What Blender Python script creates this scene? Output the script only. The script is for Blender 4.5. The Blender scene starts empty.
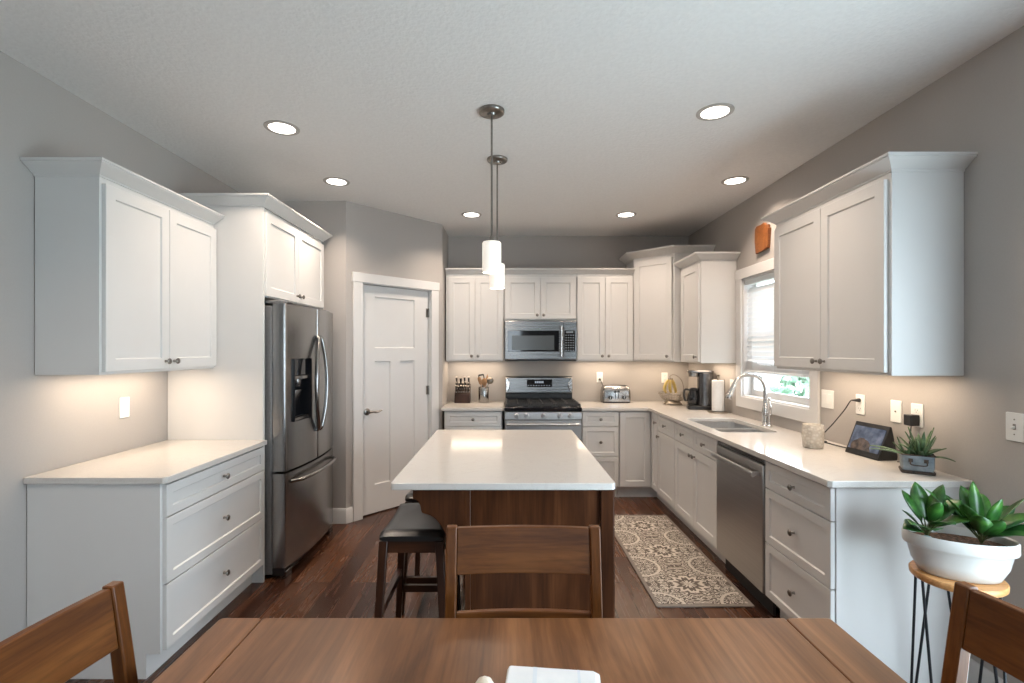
import bpy, bmesh, math, random
from math import sin, cos, pi, radians as R
from mathutils import Vector, Matrix

S = bpy.context.scene
COL = S.collection
random.seed(7)

# ------------------------------------------------------------------ camera
cam_d = bpy.data.cameras.new('camera')
cam = bpy.data.objects.new('camera', cam_d)
COL.objects.link(cam)
CAMZ = 1.485
cam.location = (0, 0, CAMZ)
cam.rotation_euler = (R(90), 0, 0)
cam_d.sensor_width = 36.0
cam_d.lens = 36.0 * 492.0 / 1024.0
cam_d.shift_x = 5.5 / 1024.0
cam_d.shift_y = 9.0 / 1024.0
cam_d.clip_start = 0.05
S.camera = cam

# ------------------------------------------------------------------ colour management
S.view_settings.view_transform = 'Standard'
S.view_settings.look = 'None'
S.view_settings.gamma = 1.0
S.view_settings.use_curve_mapping = False
S.view_settings.exposure = 0.11
S.cycles.use_denoising = True
S.cycles.max_bounces = 9
S.cycles.diffuse_bounces = 6
S.cycles.glossy_bounces = 5
S.cycles.transmission_bounces = 6
S.cycles.sample_clamp_indirect = 4.0

# ------------------------------------------------------------------ world: overcast daylight
W = bpy.data.worlds.new('sky')
S.world = W
W.use_nodes = True
bg = W.node_tree.nodes['Background']
bg.inputs[0].default_value = (0.80, 0.91, 1.0, 1)
bg.inputs[1].default_value = 7.5

def area(name, loc, rot, sx, sy, power, col, shape='RECTANGLE', spread=180):
    d = bpy.data.lights.new(name, 'AREA')
    d.shape = shape
    d.size = sx
    if shape in ('RECTANGLE', 'ELLIPSE'):
        d.size_y = sy
    d.energy = power
    d.color = col
    d.spread = R(spread)
    o = bpy.data.objects.new(name, d)
    COL.objects.link(o)
    o.location = loc
    o.rotation_euler = rot
    return o

DAY = (0.64, 0.84, 1.0)
WARM = (1.0, 0.80, 0.60)
SOFT = (1.0, 0.82, 0.67)
XR, XL, YB, CEIL = 2.045, -2.17, 5.53, 2.77
YREAR = -3.2
# daylight through the patio door in the window-side wall and the wide window behind the camera
area('patio_daylight', (XR - 0.02, 0.72, 1.08), (0, R(90), 0), 1.95, 1.7, 66, DAY)
area('rear_window_daylight', (0.0, YREAR + 0.02, 1.5), (R(90), 0, 0), 0.8, 1.3, 3, DAY)
# kitchen window: sky light guided through the opening
kp = area('kitchen_window_portal', (XR + 0.11, 3.78, 1.6), (0, R(90), 0), 1.0, 0.95, 1, (1, 1, 1))
kp.data.cycles.is_portal = True

# ------------------------------------------------------------------ materials
def mat(name, col=(0.8, 0.8, 0.8), rough=0.5, metal=0.0, **kw):
    m = bpy.data.materials.new(name)
    m.use_nodes = True
    b = m.node_tree.nodes['Principled BSDF']
    b.inputs['Base Color'].default_value = (*col, 1)
    b.inputs['Roughness'].default_value = rough
    b.inputs['Metallic'].default_value = metal
    for k, v in kw.items():
        b.inputs[k.replace('_', ' ')].default_value = v
    return m

class NT:
    """small node helper"""
    def __init__(s, m):
        s.t = m.node_tree
        s.b = s.t.nodes['Principled BSDF']
    def n(s, typ, **kw):
        x = s.t.nodes.new(typ)
        for k, v in kw.items():
            setattr(x, k, v)
        return x
    def l(s, a, b):
        s.t.links.new(a, b)
    def coord(s, scale=(1, 1, 1), rot=(0, 0, 0), loc=(0, 0, 0)):
        c = s.n('ShaderNodeTexCoord')
        m = s.n('ShaderNodeMapping')
        m.inputs['Scale'].default_value = scale
        m.inputs['Rotation'].default_value = rot
        m.inputs['Location'].default_value = loc
        s.l(c.outputs['Object'], m.inputs['Vector'])
        return m.outputs[0]
    def noise(s, vec, scale=5, detail=4, rough=0.5, dist=0):
        x = s.n('ShaderNodeTexNoise')
        x.inputs['Scale'].default_value = scale
        x.inputs['Detail'].default_value = detail
        x.inputs['Roughness'].default_value = rough
        x.inputs['Distortion'].default_value = dist
        if vec is not None:
            s.l(vec, x.inputs['Vector'])
        return x.outputs['Fac']
    def ramp(s, fac, stops):
        r = s.n('ShaderNodeValToRGB')
        e = r.color_ramp.elements
        while len(e) < len(stops):
            e.new(0.5)
        for i, (p, c) in enumerate(stops):
            e[i].position = p
            e[i].color = (*c, 1) if len(c) == 3 else c
        s.l(fac, r.inputs[0])
        return r.outputs[0]
    def math(s, op, a, b=None, c=None):
        x = s.n('ShaderNodeMath', operation=op)
        for i, v in enumerate((a, b, c)):
            if v is None:
                continue
            if isinstance(v, (int, float)):
                x.inputs[i].default_value = v
            else:
                s.l(v, x.inputs[i])
        return x.outputs[0]
    def mix(s, fac, a, b, blend='MIX'):
        x = s.n('ShaderNodeMix', data_type='RGBA', blend_type=blend)
        for k, v in ((0, fac), (6, a), (7, b)):
            if isinstance(v, (int, float)):
                x.inputs[k].default_value = v
            elif isinstance(v, tuple):
                x.inputs[k].default_value = (*v, 1)
            else:
                s.l(v, x.inputs[k])
        return x.outputs[2]
    def bump(s, h, strength=0.2, dist=0.01):
        x = s.n('ShaderNodeBump')
        x.inputs['Strength'].default_value = strength
        x.inputs['Distance'].default_value = dist
        s.l(h, x.inputs['Height'])
        s.l(x.outputs[0], s.b.inputs['Normal'])
    def base(s, c):
        s.l(c, s.b.inputs['Base Color'])

def wood(name, dark, mid, light, axis, rough=0.35, scale=1.0, streak=9.0, coat=0.0):
    m = mat(name, mid, rough)
    t = NT(m)
    sc = [streak, streak, streak]
    sc['xyz'.index(axis)] = 0.9
    v = t.coord(tuple(k * scale for k in sc))
    big = t.noise(v, 1.3, 5, 0.6, 0.6)
    sc2 = [60, 60, 60]
    sc2['xyz'.index(axis)] = 2.2
    fine = t.noise(t.coord(tuple(k * scale for k in sc2)), 1.6, 4, 0.6)
    c = t.ramp(big, [(0.28, dark), (0.5, mid), (0.74, light)])
    f = t.ramp(fine, [(0.32, (0.62, 0.6, 0.58)), (0.6, (1.05, 1.05, 1.05))])
    t.base(t.mix(0.75, c, f, 'MULTIPLY'))
    t.bump(fine, 0.12, 0.002)
    m.node_tree.nodes['Principled BSDF'].inputs['Coat Weight'].default_value = coat
    m.node_tree.nodes['Principled BSDF'].inputs['Specular IOR Level'].default_value = 0.3
    m.node_tree.nodes['Principled BSDF'].inputs['Coat Roughness'].default_value = 0.2
    return m

def noisy(name, a, b, scale, rough, bump=0.0, detail=4, lo=0.35, hi=0.65, bdist=0.003, **kw):
    m = mat(name, a, rough, **kw)
    t = NT(m)
    f = t.noise(t.coord(), scale, detail)
    t.base(t.ramp(f, [(lo, a), (hi, b)]))
    if bump:
        t.bump(f, bump, bdist)
    return m

M = {}
M['wall'] = noisy('wall_paint', (0.405, 0.375, 0.35), (0.415, 0.385, 0.36), 140, 0.6, 0.05)
M['ceiling'] = noisy('ceiling_texture', (0.77, 0.755, 0.74), (0.80, 0.785, 0.77), 55, 0.85, 0.6, 3, bdist=0.006)
M['trim'] = noisy('trim_white', (0.68, 0.665, 0.65), (0.69, 0.675, 0.66), 8, 0.38)
M['cab'] = noisy('cabinet_white', (0.655, 0.64, 0.62), (0.665, 0.65, 0.63), 6, 0.42)
M['ring'] = noisy('satin_trim_ring', (0.40, 0.37, 0.34), (0.44, 0.41, 0.38), 30, 0.4)
M['fence'] = noisy('white_vinyl_backlit_shade', (0.26, 0.28, 0.28), (0.32, 0.34, 0.34), 6, 0.7)  # fence is white vinyl; the grey paints in its backlit shade
M['sinksteel'] = noisy('satin_sink_steel', (0.56, 0.56, 0.56), (0.62, 0.62, 0.62), 60, 0.34, Metallic=1.0)
M['plate'] = noisy('white_plastic', (0.80, 0.79, 0.76), (0.81, 0.80, 0.77), 20, 0.3)
M['black'] = noisy('black_plastic', (0.012, 0.012, 0.013), (0.02, 0.02, 0.021), 30, 0.35)
M['blackgloss'] = noisy('black_glass', (0.008, 0.009, 0.011), (0.012, 0.012, 0.014), 5, 0.06)
M['iron'] = noisy('cast_iron', (0.015, 0.015, 0.016), (0.03, 0.03, 0.03), 60, 0.55, 0.1)
M['nickel'] = noisy('brushed_nickel', (0.24, 0.22, 0.20), (0.30, 0.28, 0.255), 40, 0.3, Metallic=1.0)
M['chrome'] = noisy('faucet_steel', (0.62, 0.61, 0.60), (0.68, 0.67, 0.66), 40, 0.2, Metallic=1.0)
M['soil'] = noisy('potting_soil', (0.03, 0.015, 0.008), (0.16, 0.085, 0.05), 90, 0.95, 0.9, 3, bdist=0.01)
M['bronze'] = noisy('pewter_wire', (0.22, 0.19, 0.16), (0.30, 0.27, 0.23), 30, 0.35, Metallic=1.0)

def steel(name, axis, base=0.33, rough=0.24):
    m = mat(name, (base,) * 3, rough, 1.0)
    t = NT(m)
    sc = [220, 220, 220]
    sc['xyz'.index(axis)] = 1.2
    f = t.noise(t.coord(tuple(sc)), 1.0, 3)
    t.base(t.ramp(f, [(0.3, (base * .9, base * .885, base * .87)), (0.7, (base * 1.06, base * 1.045, base * 1.03))]))
    t.l(t.math('MULTIPLY_ADD', f, 0.12, rough - 0.06), t.b.inputs['Roughness'])
    return m
M['steelx'] = steel('stainless_horizontal_grain', 'x')
M['steelsoft'] = steel('satin_stainless', 'x', 0.50, 0.38)
M['steelmid'] = steel('grey_stainless', 'x', 0.23, 0.27)
M['steelz'] = steel('stainless_vertical_grain', 'z')
M['steeldark'] = steel('dark_stainless', 'x', 0.24, 0.26)
M['fridgeside'] = noisy('grey_appliance_side', (0.20, 0.20, 0.20), (0.23, 0.23, 0.23), 80, 0.45, Metallic=0.5)

# quartz
m = mat('white_quartz', (0.80, 0.78, 0.75), 0.11)
t = NT(m)
sp = t.noise(t.coord(), 260, 2)
v1 = t.noise(t.coord((1.2, 1.2, 1.2)), 2.2, 6, 0.65, 1.8)
vein = t.math('ABSOLUTE', t.math('SUBTRACT', v1, 0.5))
vc = t.ramp(vein, [(0.0, (0.44, 0.40, 0.36)), (0.012, (0.60, 0.57, 0.535))])
spc = t.ramp(sp, [(0.3, (0.94, 0.93, 0.92)), (0.5, (1, 1, 1))])
t.base(t.mix(1.0, t.mix(0.2, (0.60, 0.57, 0.535), vc), spc, 'MULTIPLY'))
M['quartz'] = m

# hardwood floor: planks run along Y
m = mat('hardwood_floor', (0.08, 0.035, 0.02), 0.22)
t = NT(m)
br = t.n('ShaderNodeTexBrick')
br.offset = 0.37
br.offset_frequency = 3
br.inputs['Color1'].default_value = (0, 0, 0, 1)
br.inputs['Color2'].default_value = (1, 1, 1, 1)
br.inputs['Mortar'].default_value = (0.5, 0.5, 0.5, 1)
br.inputs['Scale'].default_value = 1.0
br.inputs['Mortar Size'].default_value = 0.0014
br.inputs['Bias'].default_value = 0.0
br.inputs['Brick Width'].default_value = 1.05
br.inputs['Row Height'].default_value = 0.125
t.l(t.coord(rot=(0, 0, R(90))), br.inputs['Vector'])
pk = t.n('ShaderNodeRGBToBW')
t.l(br.outputs['Color'], pk.inputs[0])
voff = t.n('ShaderNodeVectorMath', operation='ADD')
cb = t.n('ShaderNodeCombineXYZ')
t.l(t.math('MULTIPLY', pk.outputs[0], 37.0), cb.inputs[0])
t.l(t.coord((14, 1.3, 1)), voff.inputs[0])
t.l(cb.outputs[0], voff.inputs[1])
g = t.noise(voff.outputs[0], 1.5, 5, 0.6, 0.7)
fac = t.math('MULTIPLY_ADD', pk.outputs[0], 0.42, t.math('MULTIPLY', g, 0.62))
c = t.ramp(fac, [(0.22, (0.024, 0.009, 0.005)), (0.5, (0.062, 0.023, 0.011)), (0.82, (0.125, 0.052, 0.024))])
t.base(t.mix(br.outputs['Fac'], c, (0.012, 0.006, 0.004)))
t.l(t.math('MULTIPLY_ADD', g, 0.2, 0.16), t.b.inputs['Roughness'])
hh = t.math('SUBTRACT', t.math('MULTIPLY', g, 0.25), br.outputs['Fac'])
t.bump(hh, 0.25, 0.003)
M['floor'] = m

ISL = ((0.030, 0.010, 0.004), (0.065, 0.022, 0.008), (0.115, 0.042, 0.016))
TAB = ((0.065, 0.025, 0.010), (0.17, 0.07, 0.027), (0.31, 0.14, 0.06))
CHR = ((0.060, 0.018, 0.004), (0.135, 0.044, 0.009), (0.215, 0.08, 0.018))
STL = ((0.018, 0.007, 0.004), (0.038, 0.014, 0.007), (0.065, 0.025, 0.012))
for k, ax in (('isz', 'z'), ('isx', 'x')):
    M[k] = wood('island_stained_wood_' + ax, *ISL, ax, 0.3, 1.0, 8)
for ax in 'xy':
    M['tab' + ax] = wood('table_stained_wood_' + ax, *TAB, ax, 0.34, 0.8, 7, 0.15)
for ax in 'xyz':
    M['chr' + ax] = wood('chair_stained_wood_' + ax, *CHR, ax, 0.36, 1.1, 8, 0.0)
    M['stl' + ax] = wood('stool_dark_wood_' + ax, *STL, ax, 0.3, 1.2, 9, 0.2)
M['stand'] = wood('plant_stand_wood', (0.36, 0.16, 0.05), (0.55, 0.27, 0.10), (0.68, 0.38, 0.17), 'x', 0.35, 1.0, 8)
M['board'] = wood('orange_board_wood', (0.15, 0.048, 0.014), (0.235, 0.082, 0.024), (0.32, 0.13, 0.043), 'y', 0.4, 1.0, 8)
M['block'] = wood('knife_block_wood', (0.020, 0.009, 0.006), (0.038, 0.016, 0.010), (0.06, 0.027, 0.016), 'z', 0.4, 1.4, 8)
M['spoon'] = wood('utensil_wood', (0.22, 0.12, 0.06), (0.33, 0.19, 0.10), (0.42, 0.26, 0.14), 'z', 0.5, 1.4, 8)
M['leather'] = noisy('black_leather', (0.010, 0.010, 0.010), (0.017, 0.016, 0.016), 220, 0.3, 0.12, 3)
M['wire'] = noisy('black_hairpin_metal', (0.012, 0.013, 0.016), (0.02, 0.021, 0.024), 30, 0.4, Metallic=0.6)
M['ceramic'] = noisy('white_glazed_ceramic', (0.50, 0.49, 0.465), (0.54, 0.53, 0.505), 12, 0.3, 0.03)
M['tin'] = noisy('galvanised_blue_grey_tin', (0.13, 0.155, 0.175), (0.25, 0.28, 0.30), 24, 0.5, 0.08, Metallic=0.35)
M['tinrust'] = noisy('dark_rusted_tin', (0.03, 0.024, 0.02), (0.09, 0.06, 0.045), 40, 0.7, 0.1, Metallic=0.3)
M['banana'] = noisy('banana_peel', (0.62, 0.45, 0.12), (0.72, 0.55, 0.20), 18, 0.5)
M['bananatip'] = noisy('banana_stalk', (0.10, 0.06, 0.02), (0.18, 0.11, 0.04), 30, 0.7)
M['paper'] = noisy('white_paper', (0.80, 0.80, 0.79), (0.84, 0.84, 0.83), 60, 0.9, 0.12, bdist=0.002)
M['napkin'] = noisy('white_folded_cloth', (0.74, 0.75, 0.76), (0.82, 0.82, 0.82), 16, 0.9, 0.1)
M['stripe'] = noisy('pale_blue_stripe', (0.66, 0.71, 0.75), (0.70, 0.74, 0.78), 30, 0.9)
M['pebble'] = noisy('blue_grey_stone', (0.20, 0.27, 0.31), (0.36, 0.43, 0.46), 25, 0.3)
M['blind'] = mat('blind_slat_white', (0.86, 0.86, 0.86), 0.5, Subsurface_Weight=0.0)
_t = NT(M['blind'])
_t.base(_t.ramp(_t.noise(_t.coord(), 3, 2), [(0.3, (0.85, 0.85, 0.85)), (0.7, (0.87, 0.87, 0.87))]))
_tb = _t.n('ShaderNodeBsdfTranslucent'); _tb.inputs[0].default_value = (0.8, 0.82, 0.84, 1)
_tm = _t.n('ShaderNodeMixShader'); _tm.inputs[0].default_value = 0.22
_to = _t.t.nodes['Material Output']
_t.l(_t.b.outputs[0], _tm.inputs[1]); _t.l(_tb.outputs[0], _tm.inputs[2]); _t.l(_tm.outputs[0], _to.inputs['Surface'])
M['glass'] = mat('clear_glass', (1, 1, 1), 0.0, Transmission_Weight=1.0, IOR=1.45)
m = bpy.data.materials.new('window_pane')
m.use_nodes = True
m.node_tree.nodes.clear()
_o = m.node_tree.nodes.new('ShaderNodeOutputMaterial')
_mx = m.node_tree.nodes.new('ShaderNodeMixShader')
_tr = m.node_tree.nodes.new('ShaderNodeBsdfTransparent')
_gl = m.node_tree.nodes.new('ShaderNodeBsdfGlossy')
_gl.inputs['Roughness'].default_value = 0.02
_mx.inputs[0].default_value = 0.05
m.node_tree.links.new(_tr.outputs[0], _mx.inputs[1])
m.node_tree.links.new(_gl.outputs[0], _mx.inputs[2])
m.node_tree.links.new(_mx.outputs[0], _o.inputs[0])
M['pane'] = m

def emit(name, col, strength, base=(0.8, 0.8, 0.8)):
    m = mat(name, base, 0.4)
    b = m.node_tree.nodes['Principled BSDF']
    b.inputs['Emission Color'].default_value = (*col, 1)
    b.inputs['Emission Strength'].default_value = strength
    return m
M['lamp'] = emit('lit_downlight_lens', (1.0, 0.93, 0.84), 6.0)
M['shade'] = emit('lit_frosted_glass', (1.0, 0.88, 0.74), 0.5, (0.85, 0.83, 0.8))
M['lcd'] = emit('lit_display_digits', (0.75, 0.85, 1.0), 0.5, (0.1, 0.1, 0.1))

# leaves
def leafmat(name, a, b, c):
    m = mat(name, a, 0.3)
    t = NT(m)
    f = t.noise(t.coord(), 22, 3)
    t.base(t.ramp(f, [(0.3, a), (0.55, b), (0.75, c)]))
    t.b.inputs['Subsurface Weight'].default_value = 0.0
    return m
M['leaf'] = leafmat('broad_leaf_green', (0.010, 0.045, 0.010), (0.026, 0.105, 0.016), (0.085, 0.22, 0.035))
M['leafstem'] = leafmat('leaf_stalk', (0.05, 0.03, 0.02), (0.07, 0.09, 0.03), (0.09, 0.14, 0.05))
M['aloe'] = leafmat('aloe_green', (0.045, 0.085, 0.045), (0.10, 0.165, 0.075), (0.22, 0.32, 0.14))
M['shrub'] = leafmat('shrub_green', (0.10, 0.20, 0.12), (0.16, 0.28, 0.18), (0.22, 0.34, 0.24))
M['lawn'] = noisy('lawn_green', (0.40, 0.46, 0.36), (0.50, 0.54, 0.46), 3, 0.9)

# rug pattern: mirrored scrolls and rings
m = mat('rug_weave', (0.4, 0.35, 0.3), 0.95)
t = NT(m)
tc = t.n('ShaderNodeTexCoord')
sx = t.n('ShaderNodeSeparateXYZ')
t.l(tc.outputs['Object'], sx.inputs[0])
CELL = 0.26
u = t.math('PINGPONG', t.math('ADD', sx.outputs[0], 10 * CELL), CELL)
v = t.math('PINGPONG', t.math('ADD', sx.outputs[1], 10 * CELL), CELL)
cx_ = t.n('ShaderNodeCombineXYZ')
t.l(u, cx_.inputs[0]); t.l(v, cx_.inputs[1])
n1 = t.noise(cx_.outputs[0], 13, 2, 0.4, 2.2)
rad = t.math('SQRT', t.math('ADD', t.math('MULTIPLY', u, u), t.math('MULTIPLY', v, v)))
u2 = t.math('SUBTRACT', u, CELL); v2 = t.math('SUBTRACT', v, CELL)
rad2 = t.math('SQRT', t.math('ADD', t.math('MULTIPLY', u2, u2), t.math('MULTIPLY', v2, v2)))
ang = t.math('ARCTAN2', v, u)
w1 = t.math('SINE', t.math('ADD', t.math('MULTIPLY', n1, 40.0), t.math('MULTIPLY', rad, 62.0)))
w2 = t.math('SINE', t.math('MULTIPLY_ADD', t.math('SINE', t.math('MULTIPLY', ang, 12.0)), 1.4, t.math('MULTIPLY', rad, 85.0)))
w3 = t.math('SINE', t.math('MULTIPLY', rad2, 100.0))
near = t.math('LESS_THAN', rad, 0.115)
nr2 = t.math('LESS_THAN', t.math('ABSOLUTE', t.math('SUBTRACT', rad2, 0.15)), 0.009)
p = t.math('ADD', t.math('MULTIPLY', near, w2), t.math('MULTIPLY', t.math('SUBTRACT', 1.0, near), w1))
p = t.math('ADD', t.math('MULTIPLY', nr2, t.math('ADD', w3, 0.5)), t.math('MULTIPLY', t.math('SUBTRACT', 1.0, nr2), p))
sel = t.math('GREATER_THAN', p, 0.22)
edge = t.math('MAXIMUM', t.math('GREATER_THAN', t.math('ABSOLUTE', sx.outputs[0]), 0.262),
              t.math('GREATER_THAN', t.math('ABSOLUTE', sx.outputs[1]), 0.765))
pat = t.mix(sel, (0.125, 0.098, 0.078), (0.60, 0.53, 0.45))
wv = t.noise(t.coord(), 400, 2)
col = t.mix(edge, pat, (0.24, 0.20, 0.17))
t.base(t.mix(0.5, col, t.ramp(wv, [(0.3, (0.75, 0.75, 0.75)), (0.7, (1.1, 1.1, 1.1))]), 'MULTIPLY'))
t.bump(wv, 0.5, 0.002)
M['rug'] = m

# picture showing on the smart display
m = mat('lit_screen_picture', (0.02, 0.02, 0.02), 0.08)
t = NT(m)
tc = t.n('ShaderNodeTexCoord')
sx = t.n('ShaderNodeSeparateXYZ')
t.l(tc.outputs['Object'], sx.inputs[0])
n = t.noise(t.coord((9, 9, 9)), 2.2, 4)
bgc = t.ramp(n, [(0.3, (0.03, 0.045, 0.08)), (0.5, (0.10, 0.125, 0.18)), (0.7, (0.22, 0.24, 0.31))])
dx = t.math('MULTIPLY', t.math('ADD', sx.outputs[0], 0.02), 12.0)
dz = t.math('MULTIPLY', t.math('ADD', sx.outputs[2], 0.055), 14.0)
blob = t.math('ADD', t.math('MULTIPLY', dx, dx), t.math('MULTIPLY', dz, dz))
isb = t.math('LESS_THAN', t.math('ADD', blob, t.math('MULTIPLY', n, 0.7)), 0.95)
brn = t.ramp(t.noise(t.coord((14, 14, 14)), 2, 3), [(0.35, (0.035, 0.025, 0.022)), (0.65, (0.15, 0.095, 0.07))])
pic = t.mix(isb, bgc, brn)
t.b.inputs['Base Color'].default_value = (0.012, 0.012, 0.014, 1)
t.l(pic, t.b.inputs['Emission Color'])
t.b.inputs['Emission Strength'].default_value = 0.75
M['screen'] = m

# textured pale glass of the candle holder
m = mat('crackled_cream_glass', (0.62, 0.55, 0.46), 0.25)
t = NT(m)
vo = t.n('ShaderNodeTexVoronoi')
vo.inputs['Scale'].default_value = 60
t.l(t.coord(), vo.inputs['Vector'])
t.base(t.ramp(vo.outputs['Distance'], [(0.1, (0.60, 0.55, 0.48)), (0.6, (0.47, 0.42, 0.355))]))
t.bump(vo.outputs['Distance'], 0.8, 0.004)
M['crackle'] = m

# ------------------------------------------------------------------ mesh builder
class MB:
    def __init__(s, M4=None):
        s.bm = bmesh.new()
        s.M = M4 or Matrix()
        s.mi = 0
    def v(s, *p):
        return s.bm.verts.new(s.M @ Vector(p if len(p) > 1 else p[0]))
    def f(s, vs):
        try:
            x = s.bm.faces.new(vs)
            x.material_index = s.mi
            return x
        except ValueError:
            return None
    def box(s, x0, x1, y0, y1, z0, z1):
        a = [s.v(x, y, z) for z in (z0, z1) for (x, y) in ((x0, y0), (x1, y0), (x1, y1), (x0, y1))]
        for q in ((3, 2, 1, 0), (4, 5, 6, 7), (0, 1, 5, 4), (1, 2, 6, 5), (2, 3, 7, 6), (3, 0, 4, 7)):
            s.f([a[i] for i in q])
        return s
    def hexa(s, lo, hi):
        """lo, hi: four points each, counter-clockwise seen from above"""
        a = [s.v(p) for p in lo] + [s.v(p) for p in hi]
        for q in ((3, 2, 1, 0), (4, 5, 6, 7), (0, 1, 5, 4), (1, 2, 6, 5), (2, 3, 7, 6), (3, 0, 4, 7)):
            s.f([a[i] for i in q])
        return s
    def prism(s, poly, axis, a0, a1):
        def P(p, a):
            return {'x': (a, p[0], p[1]), 'y': (p[0], a, p[1]), 'z': (p[0], p[1], a)}[axis]
        A = [s.v(P(p, a0)) for p in poly]
        B = [s.v(P(p, a1)) for p in poly]
        n = len(poly)
        s.f(A[::-1]); s.f(B)
        for i in range(n):
            j = (i + 1) % n
            s.f([A[i], A[j], B[j], B[i]])
        return s
    def rings(s, loops, cap0=True, cap1=True, closed=False):
        L = [[s.v(p) for p in lp] for lp in loops]
        n = len(L[0])
        k = len(L)
        for i in range(k if closed else k - 1):
            a, b = L[i], L[(i + 1) % k]
            for j in range(n):
                s.f([a[j], a[(j + 1) % n], b[(j + 1) % n], b[j]])
        if not closed:
            if cap0: s.f(L[0][::-1])
            if cap1: s.f(L[-1])
        return s
    def lathe(s, prof, c=(0, 0, 0), axis='z', seg=24, cap0=True, cap1=True, sx=1, sy=1):
        loops = []
        for r, h in prof:
            lp = []
            for i in range(seg):
                a = 2 * pi * i / seg
                p, q = max(r, 1e-5) * cos(a) * sx, max(r, 1e-5) * sin(a) * sy
                lp.append({'z': (c[0] + p, c[1] + q, c[2] + h),
                           'y': (c[0] + p, c[1] + h, c[2] - q),
                           'x': (c[0] + h, c[1] + p, c[2] + q)}[axis])
            loops.append(lp)
        return s.rings(loops, cap0, cap1)
    def tube(s, pts, r, seg=10, closed=False, flat=None):
        pts = [Vector(p) for p in pts]
        n = len(pts)
        rr = r if isinstance(r, (list, tuple)) else [r] * n
        loops = []
        nrm = None
        for i, p in enumerate(pts):
            if closed:
                d = pts[(i + 1) % n] - pts[i - 1]
            else:
                d = pts[min(i + 1, n - 1)] - pts[max(i - 1, 0)]
            d.normalize()
            if nrm is None:
                nrm = d.orthogonal().normalized()
            else:
                nrm = (nrm - d * nrm.dot(d)).normalized()
            b = d.cross(nrm)
            loops.append([p + (nrm * cos(2 * pi * j / seg) + b * sin(2 * pi * j / seg)) * rr[i] for j in range(seg)])
        return s.rings(loops, closed=closed)
    def sweep(s, path, prof, sign=1):
        """sweep a closed (offset, z) profile along a plan polyline with mitred corners"""
        n = len(path)
        P = [Vector((p[0], p[1])) for p in path]
        nr = []
        for i in range(n - 1):
            d = (P[i + 1] - P[i]).normalized()
            nr.append(Vector((d.y, -d.x)) * sign)
        loops = []
        for i in range(n):
            if i == 0: o = nr[0]
            elif i == n - 1: o = nr[-1]
            else:
                o = (nr[i - 1] + nr[i])
                o = o / (o.dot(nr[i]))
            loops.append([(P[i].x + o.x * a, P[i].y + o.y * a, z) for a, z in prof])
        return s.rings(loops)
    def plate_holes(s, outer, holes, z0, z1):
        """flat plate in XY with holes, extruded from z1 down to z0"""
        E = []
        for lp in [outer] + holes:
            vs = [s.v(p[0], p[1], z1) for p in lp]
            for i in range(len(vs)):
                E.append(s.bm.edges.new((vs[i], vs[(i + 1) % len(vs)])))
        g = bmesh.ops.triangle_fill(s.bm, use_beauty=True, use_dissolve=False, edges=E)
        fs = [x for x in g['geom'] if isinstance(x, bmesh.types.BMFace)]
        ex = bmesh.ops.extrude_face_region(s.bm, geom=fs)
        vs = [x for x in ex['geom'] if isinstance(x, bmesh.types.BMVert)]
        off = s.M.to_3x3() @ Vector((0, 0, z0 - z1))
        bmesh.ops.translate(s.bm, vec=off, verts=vs)
        return s
    def shaker(s, x0, x1, z0, z1, y=0.0, t=0.02, rail=0.057, rec=0.008, slope=0.005):
        def ring(i, yy):
            return [s.v(x0 + i, yy, z0 + i), s.v(x1 - i, yy, z0 + i), s.v(x1 - i, yy, z1 - i), s.v(x0 + i, yy, z1 - i)]
        e = 0.0018
        B = ring(0, y + t); O1 = ring(0, y + e); O = ring(e, y); I = ring(rail, y); K = ring(rail + slope, y + rec)
        for a, b in ((B, O1), (O1, O), (O, I), (I, K)):
            for j in range(4):
                s.f([a[j], a[(j + 1) % 4], b[(j + 1) % 4], b[j]])
        s.f(K); s.f(B[::-1])
        return s
    def build(s, name, m, parent=None, bevel=0, smooth=40, seg=2, subsurf=0, solid=0):
        bmesh.ops.recalc_face_normals(s.bm, faces=s.bm.faces[:])
        me = bpy.data.meshes.new(name)
        s.bm.to_mesh(me)
        s.bm.free()
        for x in (m if isinstance(m, (list, tuple)) else [m]):
            me.materials.append(x)
        if smooth:
            me.shade_smooth()
            me.set_sharp_from_angle(angle=R(smooth))
        o = bpy.data.objects.new(name, me)
        COL.objects.link(o)
        if parent is not None:
            o.parent = parent
        if solid:
            md = o.modifiers.new('solid', 'SOLIDIFY'); md.thickness = solid; md.offset = 0
        if bevel:
            md = o.modifiers.new('edge', 'BEVEL'); md.width = bevel; md.segments = seg
            md.limit_method = 'ANGLE'; md.angle_limit = R(38)
            md.harden_normals = False
        if subsurf:
            md = o.modifiers.new('sub', 'SUBSURF'); md.levels = subsurf; md.render_levels = subsurf
        return o

def thing(name, label, cat, loc=(0, 0, 0), rz=0.0, group=None):
    o = bpy.data.objects.new(name, None)
    COL.objects.link(o)
    o.empty_display_size = 0.1
    o.location = loc
    o.rotation_euler = (0, 0, R(rz))
    return tag(o, label, cat, group)

def tag(o, label, cat, group=None):
    o['label'] = label
    o['category'] = cat
    if group:
        o['group'] = group
    return o

def struct(o):
    o['kind'] = 'structure'
    return o

def rrect(x0, x1, y0, y1, r, n=5):
    out = []
    for cx, cy, a0 in ((x1 - r, y0 + r, -90), (x1 - r, y1 - r, 0), (x0 + r, y1 - r, 90), (x0 + r, y0 + r, 180)):
        for i in range(n + 1):
            a = R(a0 + 90 * i / n)
            out.append((cx + r * cos(a), cy + r * sin(a)))
    return out

def arc(c, r, a0, a1, n):
    return [(c[0] + r * cos(R(a0 + (a1 - a0) * i / n)), c[1] + r * sin(R(a0 + (a1 - a0) * i / n))) for i in range(n + 1)]

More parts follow.
